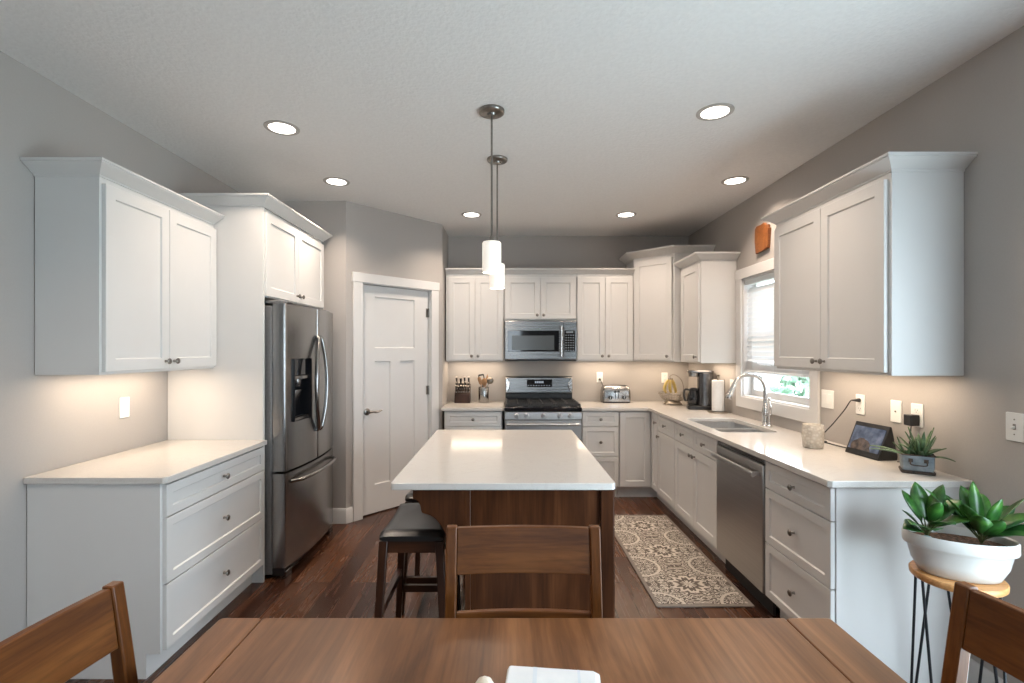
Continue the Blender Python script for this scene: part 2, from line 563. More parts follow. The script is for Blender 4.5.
def RZ(deg, loc=(0, 0, 0)):
    return Matrix.Translation(Vector(loc)) @ Matrix.Rotation(R(deg), 4, 'Z')

def curve_pts(ctrl, n=8):
    """Catmull-Rom through control points"""
    P = [Vector(c) for c in ctrl]
    P = [P[0] * 2 - P[1]] + P + [P[-1] * 2 - P[-2]]
    out = []
    for i in range(1, len(P) - 2):
        for k in range(n):
            t_ = k / n
            a, b, c, d = P[i - 1], P[i], P[i + 1], P[i + 2]
            out.append(0.5 * ((2 * b) + (c - a) * t_ + (2 * a - 5 * b + 4 * c - d) * t_ ** 2 + (3 * b - a - 3 * c + d) * t_ ** 3))
    out.append(P[-2])
    return out

# ------------------------------------------------------------------ the setting
WT = 0.12
struct(MB().box(XL - WT, XR + WT, YREAR - WT, YB + WT, -0.1, 0).build('floor', M['floor'], smooth=0))
struct(MB().box(XL - WT, XR + WT, YREAR - WT, YB + WT, CEIL, CEIL + 0.1).build('ceiling', M['ceiling'], smooth=0))
struct(MB().box(XL - WT, XL, YREAR, YB, 0, CEIL).build('wall_left', M['wall'], smooth=0))
struct(MB().box(XL - WT, XR + WT, YB, YB + WT, 0, CEIL).build('wall_back', M['wall'], smooth=0))
WY0, WY1, WZ0, WZ1 = 3.29, 4.262, 1.085, 2.105           # kitchen window opening
PY0, PY1, PZ1 = -0.18, 1.62, 2.1                          # patio door opening
def wall_holes(name, M4, outer, holes):
    return struct(MB(M4).plate_holes(outer, holes, -WT, 0).build(name, M['wall'], smooth=0))
# local (x, y, z) -> world (X = XR - z, Y = x, Z = y)
MR = Matrix(((0, 0, -1, XR), (1, 0, 0, 0), (0, 1, 0, 0), (0, 0, 0, 1)))
rect = lambda a, b, c, d: [(a, c), (b, c), (b, d), (a, d)]
wall_holes('wall_right', MR, rect(YREAR, YB, 0, CEIL), [rect(WY0, WY1, WZ0, WZ1), rect(PY0, PY1, 0.03, PZ1)])
MREAR = Matrix(((1, 0, 0, 0), (0, 0, 1, YREAR), (0, 1, 0, 0), (0, 0, 0, 1)))
wall_holes('wall_rear', MREAR, rect(XL, XR, 0, CEIL), [rect(-0.45, 0.45, 0.8, 2.2)])
# pantry walls
PC0, PC1 = (-1.381, 4.23), (-0.655, 5.02)
PANG = math.degrees(math.atan2(PC1[1] - PC0[1], PC1[0] - PC0[0]))
PLEN = math.hypot(PC1[0] - PC0[0], PC1[1] - PC0[1])
struct(MB().box(XL, PC0[0], PC0[1], PC0[1] + WT, 0, CEIL).build('wall_pantry_front', M['wall'], smooth=0))
DX0, DX1, DZ = 0.148, 0.926, 2.09
MP = RZ(PANG, (PC0[0], PC0[1], 0)) @ Matrix(((1, 0, 0, 0), (0, 0, -1, 0), (0, 1, 0, 0), (0, 0, 0, 1)))
struct(MB(MP).plate_holes([(0, 0), (DX0, 0), (DX0, DZ), (DX1, DZ), (DX1, 0), (PLEN, 0), (PLEN, CEIL), (0, CEIL)], [], -0.1, 0).build('wall_pantry_diagonal', M['wall'], smooth=0))
struct(MB().box(PC1[0] - WT, PC1[0], PC1[1], YB, 0, CEIL).build('wall_pantry_side', M['wall'], smooth=0))

# baseboards
def baseboard(name, path, sign):
    prof = [(0.0, 0.0), (0.014, 0.0), (0.014, 0.105), (0.010, 0.118), (0.006, 0.128), (0.0, 0.13)]
    return struct(MB().sweep(path, prof, sign).build(name, M['trim'], smooth=25))
ud = Vector((cos(R(PANG)), sin(R(PANG))))
pd = lambda s_: (PC0[0] + ud.x * s_, PC0[1] + ud.y * s_)
baseboard('baseboard_pantry_front', [(-1.50, PC0[1]), PC0, pd(0.06)], 1)
baseboard('baseboard_pantry_side', [pd(1.012), PC1, (PC1[0], 5.0)], 1) if False else None
baseboard('baseboard_right', [(XR, 2.17), (XR, 1.72)], 1)
baseboard('baseboard_left', [(XL, 1.0), (XL, 2.2)], 1)

# pantry door
d = struct(thing('door_1', 'white three-panel pantry door with lever handle in the angled wall', 'door', (PC0[0], PC0[1], 0), PANG))
mb = MB()
c0, c1 = DX0 - 0.086, DX1 + 0.086
mb.box(c0, DX0 + 0.006, -0.019, 0.0, 0, DZ - 0.005)
mb.box(DX1 - 0.006, c1, -0.019, 0.0, 0, DZ - 0.005)
mb.box(c0 - 0.008, c1 + 0.008, -0.022, 0.0, DZ - 0.006, DZ + 0.078)
struct(mb.build('door_casing', M['trim'], d, 0.003))
mb = MB()
mb.box(DX0, DX0 + 0.012, 0.001, 0.099, 0, DZ); mb.box(DX1 - 0.012, DX1, 0.001, 0.099, 0, DZ); mb.box(DX0, DX1, 0.001, 0.099, DZ - 0.012, DZ)
struct(mb.build('door_jamb', M['trim'], d))
# leaf with three recessed panels
mb = MB(Matrix.Translation((0, 0.030, 0)) @ Matrix(((1, 0, 0, 0), (0, 0, -1, 0), (0, 1, 0, 0), (0, 0, 0, 1))))
LX0, LX1, LZ0, LZ1 = DX0 + 0.015, DX1 - 0.015, 0.012, DZ - 0.016
holes = [(0.305, 0.748, 1.508, 1.975), (0.305, 0.472, 0.265, 1.388), (0.578, 0.748, 0.265, 1.388)]
mb.plate_holes(rect(LX0, LX1, LZ0, LZ1), [rect(*h) for h in holes], -0.016, 0)
mb.M = Matrix()
for h in holes:
    a, b, c_, e = h
    sl = 0.006
    O = [mb.v(a, .030, c_), mb.v(b, .030, c_), mb.v(b, .030, e), mb.v(a, .030, e)]
    K = [mb.v(a + sl, .041, c_ + sl), mb.v(b - sl, .041, c_ + sl), mb.v(b - sl, .041, e - sl), mb.v(a + sl, .041, e - sl)]
    for j in range(4):
        mb.f([O[j], O[(j + 1) % 4], K[(j + 1) % 4], K[j]])
    mb.f(K)
mb.box(LX0, LX1, 0.0462, 0.065, LZ0, LZ1)
struct(mb.build('door_leaf', M['trim'], d, smooth=20))
mb = MB()
lx = 0.222
mb.lathe([(0.0, -0.012), (0.022, -0.012), (0.031, -0.006), (0.032, 0.0)], (lx, 0.030, 0.935), 'y', 20)
mb.lathe([(0.010, -0.05), (0.010, 0.0)], (lx, 0.022, 0.935), 'y', 12)
mb.tube(curve_pts([(lx - 0.008, -0.026, 0.935), (lx + 0.03, -0.03, 0.938), (lx + 0.07, -0.03, 0.930), (lx + 0.105, -0.028, 0.942), (lx + 0.12, -0.026, 0.944)], 5),
        [0.011] * 5 + [0.0095] * 5 + [0.008] * 5 + [0.007] * 6, 10)
struct(mb.build('door_handle', M['nickel'], d))
for hz in (1.86, 1.09, 0.22):
    hb = MB()
    hb.lathe([(0.0075, -0.045), (0.0075, 0.045)], (DX1 - 0.012, 0.018, hz), 'z', 10)
    hb.box(DX1 - 0.04, DX1 - 0.012, 0.026, 0.0305, hz - 0.044, hz + 0.044)
    struct(hb.build('door_hinge', M['nickel'], d))

# kitchen window
w = struct(thing('window_1', 'white kitchen window above the sink', 'window', (XR, (WY0 + WY1) / 2, WZ0), -90))
hw = (WY1 - WY0) / 2
H = WZ1 - WZ0
mb = MB()
cw = 0.086
mb.box(-hw - cw, -hw + 0.004, -0.019, 0, 0.0, H)
mb.box(hw - 0.004, hw + cw, -0.019, 0, 0.0, H)
mb.box(-hw - cw - 0.008, hw + cw + 0.008, -0.022, 0, H - 0.004, H + 0.084)
mb.box(-hw - cw, hw + cw, -0.019, 0, -0.088, 0.004)
struct(mb.build('window_casing', M['trim'], w, 0.003))
mb = MB()
mb.box(-hw, -hw + 0.014, 0.001, 0.119, 0, H); mb.box(hw - 0.014, hw, 0.001, 0.119, 0, H)
mb.box(-hw, hw, 0.001, 0.119, H - 0.014, H); mb.box(-hw, hw, -0.004, 0.119, 0.0, 0.016)
struct(mb.build('window_jamb', M['trim'], w, 0.002))
mb = MB()
i0, i1 = -hw + 0.014, hw - 0.014
for (z0, z1, y0) in ((0.016, 0.53, 0.068), (0.49, H - 0.014, 0.09)):
    mb.box(i0, i0 + 0.045, y0, y0 + 0.026, z0, z1); mb.box(i1 - 0.045, i1, y0, y0 + 0.026, z0, z1)
    mb.box(i0 + 0.045, i1 - 0.045, y0, y0 + 0.026, z0, z0 + 0.05); mb.box(i0 + 0.045, i1 - 0.045, y0, y0 + 0.026, z1 - 0.04, z1)
struct(mb.build('window_sash', M['trim'], w, 0.002))
mb = MB()
mb.box(i0 + 0.04, i1 - 0.04, 0.079, 0.083, 0.06, 0.50)
mb.box(i0 + 0.04, i1 - 0.04, 0.101, 0.105, 0.53, H - 0.05)
struct(mb.build('window_pane', M['pane'], w, smooth=0))
# blind
bl = thing('window_blind', 'white horizontal slat blind half lowered in the window over the sink', 'blind', (XR, (WY0 + WY1) / 2, WZ0), -90)
MB().box(i0 + 0.004, i1 - 0.004, 0.012, 0.062, H - 0.06, H - 0.016).build('headrail', M['blind'], bl, 0.003)
mb = MB()
ZB = 0.215
z = ZB + 0.12
while z < H - 0.07:
    a = R(68)
    c_, s_ = cos(a) * 0.0245, sin(a) * 0.0245
    yc = 0.037
    mb.hexa([(i0 + .008, yc - c_, z - s_), (i1 - .008, yc - c_, z - s_), (i1 - .008, yc + c_, z + s_), (i0 + .008, yc + c_, z + s_)],
            [(i0 + .008, yc - c_ - .002, z - s_ + .0015), (i1 - .008, yc - c_ - .002, z - s_ + .0015), (i1 - .008, yc + c_ - .002, z + s_ + .0015), (i0 + .008, yc + c_ - .002, z + s_ + .0015)])
    z += 0.041
mb.build('slats', M['blind'], bl, smooth=0)
mb = MB()
for k in range(12):
    mb.box(i0 + .008, i1 - .008, 0.014, 0.060, ZB + 0.022 + k * 0.0062, ZB + 0.0255 + k * 0.0062)
mb.build('gathered_slats', M['blind'], bl, smooth=0)
MB().box(i0 + .006, i1 - .006, 0.012, 0.062, ZB, ZB + 0.02).build('bottom_rail', M['blind'], bl, 0.003)
mb = MB()
for xx in (-0.36, 0.0, 0.36):
    mb.box(xx - 0.001, xx + 0.001, 0.0095, 0.0115, ZB, H - 0.03)
    mb.box(xx - 0.001, xx + 0.001, 0.0625, 0.0645, ZB, H - 0.03)
mb.build('ladder_cord', M['blind'], bl, smooth=0)

# patio door and the wide window behind the camera (frames around the daylight)
def frame_xz(name, loc, rz, w_, h_, n):
    o = struct(thing(name, 'white framed window', 'window', loc, rz))
    mb = MB()
    b_ = 0.07
    mb.box(0, b_, 0.03, 0.1, 0, h_); mb.box(w_ - b_, w_, 0.03, 0.1, 0, h_)
    mb.box(b_, w_ - b_, 0.03, 0.1, 0, b_); mb.box(b_, w_ - b_, 0.03, 0.1, h_ - b_, h_)
    for k in range(1, n):
        x_ = w_ * k / n
        mb.box(x_ - 0.04, x_ + 0.04, 0.03, 0.1, b_, h_ - b_)
    struct(mb.build('window_frame', M['trim'], o, 0.003))
frame_xz('window_2', (XR, PY1, 0.03), -90, PY1 - PY0, PZ1 - 0.03, 2)
frame_xz('window_3', (0.45, YREAR, 0.8), 180, 0.9, 1.4, 1)

# ------------------------------------------------------------------ outdoors beyond the window
o = MB().box(XR + 0.3, 30, -4, 40, -0.35, -0.3).build('lawn', M['lawn'], smooth=0)
struct(o)
fn = thing('garden_fence', 'white rail fence standing on the lawn outside the kitchen window', 'fence', (6.2, 11, -0.3))
mb = MB()
for k in range(60):
    y_ = -5 + k * 0.17
    mb.box(-0.012, 0.012, y_ - 0.02, y_ + 0.02, 0.1, 1.25)
o = mb.build('pickets', M['fence'], fn, smooth=0)
mb = MB()
mb.box(-0.02, 0.02, -5.2, 5.2, 1.15, 1.23); mb.box(-0.02, 0.02, -5.2, 5.2, 0.18, 0.26)
mb.build('rail', M['fence'], fn, smooth=0)
for k in range(5):
    MB().box(-0.05, 0.05, -5.2 + k * 2.6 - 0.05, -5.2 + k * 2.6 + 0.05, 0, 1.4).build('post', M['fence'], fn, 0.01)
sh = thing('garden_shrub', 'green bush growing outside the kitchen window', 'shrub', (4.30, 7.2, -0.45))
mb = MB()
rnd = random.Random(3)
for k in range(520):
    a, b_ = rnd.uniform(0, 2 * pi), rnd.uniform(-1, 1)
    r_ = rnd.uniform(0.7, 1.0)
    q = math.sqrt(1 - b_ * b_)
    c_ = Vector((0.42 * r_ * q * cos(a), 0.42 * r_ * q * sin(a), 0.95 + 0.75 * r_ * b_))
    d1 = Vector((rnd.uniform(-1, 1), rnd.uniform(-1, 1), rnd.uniform(-1, 1))).normalized()
    d2 = d1.orthogonal().normalized()
    L_ = rnd.uniform(0.06, 0.11)
    mb.f([mb.v(c_ - d1 * L_), mb.v(c_ + d2 * L_ * .45), mb.v(c_ + d1 * L_), mb.v(c_ - d2 * L_ * .45)])
mb.build('foliage', M['shrub'], sh, smooth=0)
MB().lathe([(0.04, 0), (0.025, 0.6)], seg=10).build('trunk', M['soil'], sh)

# ------------------------------------------------------------------ cabinets
_knob = None
def knob(parent, x, z, y=0.0):
    global _knob
    if _knob is None:
        mb = MB()
        mb.lathe([(0.0075, 0.0), (0.006, -0.004), (0.0055, -0.013), (0.009, -0.017), (0.0155, -0.021), (0.016, -0.025), (0.012, -0.029), (0.004, -0.031)], axis='y', seg=18)
        o = mb.build('knob', M['nickel'], parent)
        _knob = o
    else:
        o = _knob.copy()
        o.name = 'knob'
        COL.objects.link(o)
        o.parent = parent
    o.location = (x, y, z)
    return o

CRN = lambda z0, h, p_: [(0.0, z0), (0.006, z0), (0.006, z0 + 0.008), (0.015, z0 + 0.014), (p_ * .55, z0 + h * .5), (p_ - 0.006, z0 + h - 0.016), (p_ - 0.006, z0 + h - 0.010), (p_, z0 + h - 0.010), (p_, z0 + h), (0.0, z0 + h)]

def front(root, kind, x0, x1, z0, z1, kn=None, rail=None, y=0.0):
    mb = MB().shaker(x0, x1, z0, z1, y, rail=rail or (0.057 if kind == 'door' else 0.042))
    o = mb.build(kind, M['cab'], root, smooth=20)
    for k in (kn or []):
        knob(o, k[0], k[1], y)
    return o

TOP = 0.884
def base_cabinet(label, loc, rz, w_, fronts, depth=0.60, hollow=False, group='white base cabinets'):
    root = thing('base_cabinet', label, 'cabinet', loc, rz)
    mb = MB()
    prof = [(0.0215, 0.112), (0.0215, TOP), (depth, TOP), (depth, 0.0), (0.085, 0.0), (0.085, 0.112)]
    if not hollow:
        mb.prism(prof, 'x', 0, w_)
    else:
        mb.prism(prof, 'x', 0, 0.018); mb.prism(prof, 'x', w_ - 0.018, w_)
        mb.prism([(0.0215, 0.112), (0.0215, TOP), (0.04, TOP), (0.04, 0.13), (depth - .018, 0.13), (depth - .018, TOP), (depth, TOP), (depth, 0), (0.085, 0), (0.085, 0.112)], 'x', 0.018, w_ - 0.018)
    mb.build('cabinet_body', M['cab'], root, 0.0015)
    for f_ in fronts:
        front(root, *f_)
    return root

Z3 = ((0.728, 0.873), (0.426, 0.722), (0.126, 0.420))
def drawers3(w_, g=0.018, g2=0.006):
    return [('drawer', g, w_ - g2, a, b, [(w_ / 2 + (g - g2) / 2, (a + b) / 2)]) for a, b in Z3]

# run under the window (fronts face the island), from the near end to the corner
FX = 1.438
base_cabinet('white three-drawer base cabinet between the dishwasher and the plant stand', (FX, 2.741, 0), -90, 2.741 - 2.177, drawers3(0.564, 0.006, 0.006))
wS = 4.214 - 3.362
base_cabinet('white two-door base cabinet under the sink', (FX, 4.214, 0), -90, wS, [
    ('drawer', 0.006, wS / 2 - .003, 0.728, 0.873, [(wS / 4, 0.8)]), ('drawer', wS / 2 + .003, wS - .006, 0.728, 0.873, [(wS * .75, 0.8)]),
    ('door', 0.006, wS / 2 - .002, 0.126, 0.722, [(wS / 2 - .032, 0.672)]), ('door', wS / 2 + .002, wS - .006, 0.126, 0.722, [(wS / 2 + .032, 0.672)])], hollow=True)
wN = 4.688 - 4.216
base_cabinet('narrow white base cabinet with one drawer over one door beside the sink base', (FX, 4.688, 0), -90, wN, [
    ('drawer', 0.006, wN - .006, 0.728, 0.873, [(wN / 2, 0.8)]), ('door', 0.006, wN - .006, 0.126, 0.722, [(0.05, 0.672)])])
# corner unit with its folding pair of doors
FYB = 4.905
cb_ = thing('corner_base_cabinet', 'white inside-corner base cabinet with a pair of hinged corner doors', 'cabinet', (FX, FYB, 0))
mb = MB()
Lp = [(-0.312, 0.0215), (0.0215, 0.0215), (0.0215, -0.215), (0.60, -0.215), (0.60, 0.615), (-0.312, 0.615)]
mb.prism(Lp, 'z', 0.112, TOP)
Lt = [(-0.312, 0.085), (0.085, 0.085), (0.085, -0.215), (0.60, -0.215), (0.60, 0.615), (-0.312, 0.615)]
mb.prism(Lt, 'z', 0.0, 0.112)
mb.build('cabinet_body', M['cab'], cb_, 0.0015)
dd = MB().shaker(-0.306, -0.004, 0.126, 0.873).build('door', M['cab'], cb_, smooth=20)
d2 = MB(RZ(-90)).shaker(0.024, 0.212, 0.126, 0.873, rail=0.05).build('door', M['cab'], cb_, smooth=20)
kk = knob(d2, 0, 0)
kk.location = (0, -0.178, 0.79); kk.rotation_euler = (0, 0, R(-90))
# back run either side of the range
base_cabinet('white base cabinet of three drawers between range and inside corner', (0.752, FYB, 0), 0, 0.372, drawers3(0.372, 0.006, 0.006), 0.615)
wB = 0.578
base_cabinet('white base cabinet below the knife block beside the pantry', (-0.622, FYB, 0), 0, wB, [
    ('drawer', 0.008, wB - .006, 0.728, 0.873, [(wB / 2, 0.8)]),
    ('door', 0.008, wB / 2 - .002, 0.126, 0.722, [(wB / 2 - .032, 0.672)]), ('door', wB / 2 + .002, wB - .006, 0.126, 0.722, [(wB / 2 + .032, 0.672)])], 0.615)
# side counter beside the refrigerator
LFX = -1.542
wL = 3.143 - 2.222
base_cabinet('white three-drawer base cabinet beside the refrigerator', (LFX, 2.222, 0), 90, wL, drawers3(wL, 0.012, 0.008), 0.624)

# ---- upper cabinets
UB, UT = 1.372, 2.286
def upper_cabinet(label, loc, rz, w_, z0, z1, doors, depth=0.325, crown=None, name='wall_cabinet', x_in=0.0):
    root = thing(name, label, 'cabinet', (loc[0], loc[1], z0), rz)
    h = z1 - z0
    MB().box(0, w_, 0.0205, depth, 0.0, h).build('cabinet_body', M['cab'], root, 0.0015)
    for (a, b, kx) in doors:
        front(root, 'door', a, b, 0.014, h - 0.03, [(kx, 0.055)])
    if crown:
        path, ch, cp, sg = crown
        MB().sweep(path, CRN(h - 0.002, ch, cp), sg).build('crown', M['cab'], root, smooth=25)
    return root
# the crown path runs round the exposed faces; outward is to its right
def crown3(w_, d_, a=True, b=True):
    p_ = []
    p_ += [(0, d_), (0, 0.0205)] if a else [(0, 0.0205)]
    p_ += [(w_, 0.0205), (w_, d_)] if b else [(w_, 0.0205)]
    return p_
# above the side counter
wU = 3.142 - 2.258
upper_cabinet('white two-door wall cabinet over the side counter next to the refrigerator', (-1.848, 2.258), 90, wU, UB, UT,
              [(0.012, wU / 2 - .0015, wU / 2 - .034), (wU / 2 + .0015, wU - .004, wU / 2 + .034)], 0.318, (crown3(wU, 0.318, True, False), 0.062, 0.068, 1))
# near the plant: two doors
wV = 3.135 - 2.197
upper_cabinet('large white two-door wall cabinet beside the window above the tin planter', (1.700, 3.135), -90, wV, UB, UT,
              [(0.006, wV / 2 - .0015, wV / 2 - .034), (wV / 2 + .0015, wV - .02, wV / 2 + .034)], 0.343, (crown3(wV, 0.343), 0.062, 0.066, 1))
# single door beyond the window
wW = 4.868 - 4.367
upper_cabinet('narrow single-door white wall cabinet between window and corner cabinet', (1.703, 4.868), -90, wW, UB, UT,
              [(0.06, wW - .012, wW - .05)], 0.340, (crown3(wW, 0.340, False, True), 0.062, 0.075, 1))
# back run
FYU = 5.185
def back_upper(label, x0, x1, z0, g0=0.008, g1=0.008):
    w_ = x1 - x0
    return upper_cabinet(label, (x0, FYU), 0, w_, z0, UT, [(g0, w_ / 2 - .0015, w_ / 2 - .034), (w_ / 2 + .0015, w_ - g1, w_ / 2 + .034)], 0.34,
                         (([(0, .0205), (w_, .0205)]), 0.062, 0.06, 1))
back_upper('white two-door wall cabinet above the knife block', -0.640, -0.024, UB, 0.026, 0.008)
back_upper('short white two-door wall cabinet above the microwave', -0.022, 0.737, 1.803)
back_upper('white two-door wall cabinet above the toaster', 0.739, 1.342, UB)
# tall diagonal corner cabinet
CT = 2.445
cc = thing('corner_wall_cabinet', 'tall white diagonal corner wall cabinet above the banana bowl', 'cabinet', (1.345, 5.205, UB))
mb = MB()
poly = [(0, 0.0), (0.32, -0.325), (0.695, -0.325), (0.695, 0.32), (0, 0.32)]
mb.prism(poly, 'z', 0, CT - UB)
mb.build('cabinet_body', M['cab'], cc, 0.0015)
dl = math.hypot(0.32, 0.325)
da = math.degrees(math.atan2(-0.325, 0.32))
mb = MB(RZ(da)).shaker(0.018, dl - 0.018, 0.014, CT - UB - 0.03, -0.021)
dr = mb.build('door', M['cab'], cc, smooth=20)
k_ = knob(dr, 0, 0)
q = RZ(da) @ Vector((dl - 0.06, -0.021, 0.055))
k_.location = q; k_.rotation_euler = (0, 0, R(da))
MB().sweep([(0, 0.32), (0, 0), (0.32, -0.325), (0.695, -0.325)], CRN(CT - UB - 0.002, 0.072, 0.085), 1).build('crown', M['cab'], cc, smooth=25)
# refrigerator surround: tall panels and the deep cabinet above
fs = thing('refrigerator_cabinet', 'white two-door cabinet above the refrigerator with full-height side panel', 'cabinet', (-1.543, 3.145, 0), 90)
wF = 4.165 - 3.145
MB().box(0.0205, wF, 0.0205, 0.624, 1.832, 2.405).build('cabinet_body', M['cab'], fs, 0.0015)
MB().box(0.0, 0.0195, 0.012, 0.624, 0.0, 2.405).build('side_panel', M['cab'], fs, 0.0015)
front(fs, 'door', 0.022, wF / 2 - .0015, 1.838, 2.378, [(wF / 2 - .034, 1.885)])
front(fs, 'door', wF / 2 + .0015, wF - .006, 1.838, 2.378, [(wF / 2 + .034, 1.885)])
MB().sweep([(0, 0.624), (0, 0.012), (wF, 0.012), (wF, 0.624)], CRN(2.405, 0.068, 0.060), 1).build('crown', M['cab'], fs, smooth=25)

# ------------------------------------------------------------------ countertops
SX0, SX1, SY0, SY1 = 1.505, 1.905, 3.43, 4.145
mb = MB()
outer = [(0.7505, 5.526), (0.7505, 4.882), (1.402, 4.882), (1.415, 4.869), (1.408, 2.162), (1.423, 2.147), (2.042, 2.147), (2.042, 5.526)]
mb.plate_holes(outer, [rrect(SX0, SX1, SY0, SY1, 0.05)[::-1]], 0.885, 0.915)
tag(mb.build('countertop', M['quartz'], None, 0.003), 'white quartz L-shaped countertop running around the corner under the window', 'countertop')
tag(MB().box(-0.648, -0.0245, 4.882, 5.526, 0.885, 0.915).build('countertop', M['quartz'], None, 0.003), 'short white quartz countertop holding the knife block', 'countertop')
tag(MB().prism([(-2.167, 2.205), (-1.542, 2.205), (-1.527, 2.22), (-1.527, 3.142), (-2.167, 3.142)], 'z', 0.885, 0.915).build('countertop', M['quartz'], None, 0.003), 'bare white quartz side countertop beside the refrigerator', 'countertop')

# ------------------------------------------------------------------ sink + faucet
sk = thing('sink', 'stainless double-bowl undermount sink set in the white counter', 'sink', ((SX0 + SX1) / 2, (SY0 + SY1) / 2, 0.66))
mb = MB()
hx, hy = (SX1 - SX0) / 2, (SY1 - SY0) / 2
yd = -hy + 0.345
b1 = (-hx - .004, hx + .004, yd + 0.014, hy + .004)
b2 = (-hx - .004, hx + .004, -hy - .004, yd - 0.014)
mb.plate_holes(rect(-hx - .02, hx + .02, -hy - .02, hy + .02), [rrect(*b, 0.05)[::-1] for b in (b1, b2)], 0.2195, 0.2235)
mb.build('rim', M['sinksteel'], sk)
for b in (b1, b2):
    mb = MB()
    def L(i, z, r=0.05):
        return [(x_, y_, z) for x_, y_ in rrect(b[0] + i, b[1] - i, b[2] + i, b[3] - i, r)]
    mb.rings([L(0, 0.222), L(0.004, 0.06, 0.05), L(0.012, 0.038, 0.045), L(0.035, 0.03, 0.03)], cap0=False)
    cx, cy = (b[0] + b[1]) / 2, (b[2] + b[3]) / 2
    bo = mb.build('bowl', M['sinksteel'], sk, smooth=50)
    MB().lathe([(0.045, 0.031), (0.043, 0.034), (0.034, 0.034), (0.030, 0.032)], (cx, cy, 0), 'z', 24).build('drain', M['chrome'], bo)

fc = thing('faucet', 'brushed steel gooseneck pull-down faucet behind the sink', 'faucet', (1.962, 3.73, 0.915))
MB().lathe([(0.031, 0), (0.031, 0.008), (0.024, 0.014), (0.021, 0.03), (0.024, 0.07), (0.026, 0.10), (0.021, 0.13), (0.016, 0.16), (0.014, 0.17)], seg=24).build('faucet_body', M['chrome'], fc)
pts = [(0, 0, 0.16), (0, 0, 0.26)] + [(-0.122 + 0.122 * cos(R(a)), 0, 0.275 + 0.112 * sin(R(a))) for a in range(0, 166, 11)]
MB().tube(pts, 0.0140, 14).build('spout', M['chrome'], fc)
e = Vector(pts[-1]); dn = (Vector(pts[-1]) - Vector(pts[-2])).normalized()
sp_ = [e - dn * 0.01, e + dn * 0.01, e + dn * 0.03, e + dn * 0.07, e + dn * 0.10, e + dn * 0.108]
MB().tube(sp_, [0.015, 0.0175, 0.0165, 0.0215, 0.0255, 0.021], 16).build('spray_head', M['chrome'], fc)
mb = MB()
mb.tube([(0.002, -0.02, 0.075), (0.006, -0.045, 0.09), (0.008, -0.055, 0.10)], [0.014, 0.0155, 0.012], 14)
mb.tube(curve_pts([(0.008, -0.052, 0.095), (0.010, -0.060, 0.14), (0.008, -0.052, 0.17), (0.006, -0.045, 0.195), (0.006, -0.048, 0.215)], 5), [0.009] * 8 + [0.0065] * 8 + [0.0085] * 5, 12)
mb.lathe([(0.020, 0), (0.020, 0.006), (0.013, 0.012), (0.010, 0.06), (0.013, 0.09)], (0.004, -0.052, 0), 'z', 16)
mb.build('lever_handle', M['chrome'], fc)

# ------------------------------------------------------------------ dishwasher
dw = thing('dishwasher', 'stainless dishwasher with bar handle built in beside the sink cabinet', 'dishwasher', (1.432, 3.357, 0), -90)
wD = 0.611
MB().box(0.004, wD - .004, 0.03, 0.59, 0.122, 0.868).build('tub', M['fridgeside'], dw)
MB().box(0.004, wD - .004, 0.0, 0.028, 0.125, 0.842).build('dishwasher_door', M['steelsoft'], dw, 0.004)
MB().box(0.004, wD - .004, 0.006, 0.028, 0.845, 0.872).build('control_strip', M['steeldark'], dw, 0.003)
MB().box(0.004, wD - .004, 0.06, 0.075, 0.0, 0.118).build('kick_plate', M['black'], dw, 0.002)
mb = MB()
mb.prism(rrect(-0.050, -0.032, 0.770, 0.800, 0.007, 3), 'x', 0.03, wD - 0.03)
for xx in (0.05, wD - 0.05):
    mb.box(xx - 0.01, xx + 0.01, -0.035, 0.001, 0.775, 0.795)
mb.build('handle', M['sinksteel'], dw, 0.001)

# ------------------------------------------------------------------ refrigerator
wR = 0.892
fr = thing('refrigerator', 'stainless french-door refrigerator with ice dispenser and freezer drawer', 'refrigerator', (-1.435, 3.183, 0), 90)
MB().box(0.004, wR - .004, 0.085, 0.70, 0.03, 1.775).build('refrigerator_body', M['fridgeside'], fr, 0.004)
BUL = 0.042
def bul(x):
    u_ = (x / wR - 0.5) * 2
    return -BUL * (1 - u_ * u_)
def curved(x0, x1, z0, z1, n=12, hole=None, yb=0.078):
    """door slab whose face follows the shared shallow bow; hole = (x0,x1,z0,z1,depth)"""
    mb = MB()
    xs = [x0 + (x1 - x0) * i / n for i in range(n + 1)]
    if hole:
        xs = sorted(set(xs + [hole[0], hole[1]]))
    zs = [z0, z1] if not hole else [z0, hole[2], hole[3], z1]
    ed = 0.012
    def fy(x):
        k = min(x - x0, x1 - x)
        y_ = bul(x)
        if k < ed:
            y_ += (ed - math.sqrt(max(0, ed * ed - (ed - k) ** 2)))
        return y_
    xs = sorted(set(xs + [x0 + 0.003, x0 + 0.007, x0 + ed, x1 - 0.003, x1 - 0.007, x1 - ed]))
    V = [[mb.v(x, fy(x), z) for z in zs] for x in xs]
    Bk = [[mb.v(x, yb, z) for z in (zs[0], zs[-1])] for x in xs]
    for i in range(len(xs) - 1):
        for j in range(len(zs) - 1):
            if hole and hole[0] - 1e-6 <= xs[i] and xs[i + 1] <= hole[1] + 1e-6 and j == 1:
                continue
            mb.f([V[i][j], V[i + 1][j], V[i + 1][j + 1], V[i][j + 1]])
        mb.f([Bk[i][0], Bk[i][1], Bk[i + 1][1], Bk[i + 1][0]])
        mb.f([V[i][0], Bk[i][0], Bk[i + 1][0], V[i + 1][0]])
        mb.f([V[i][-1], V[i + 1][-1], Bk[i + 1][1], Bk[i][1]])
    mb.f([V[0][j] for j in range(len(zs))] + [Bk[0][1], Bk[0][0]])
    mb.f([V[-1][j] for j in range(len(zs))][::-1] + [Bk[-1][0], Bk[-1][1]])
    return mb
XM = wR / 2
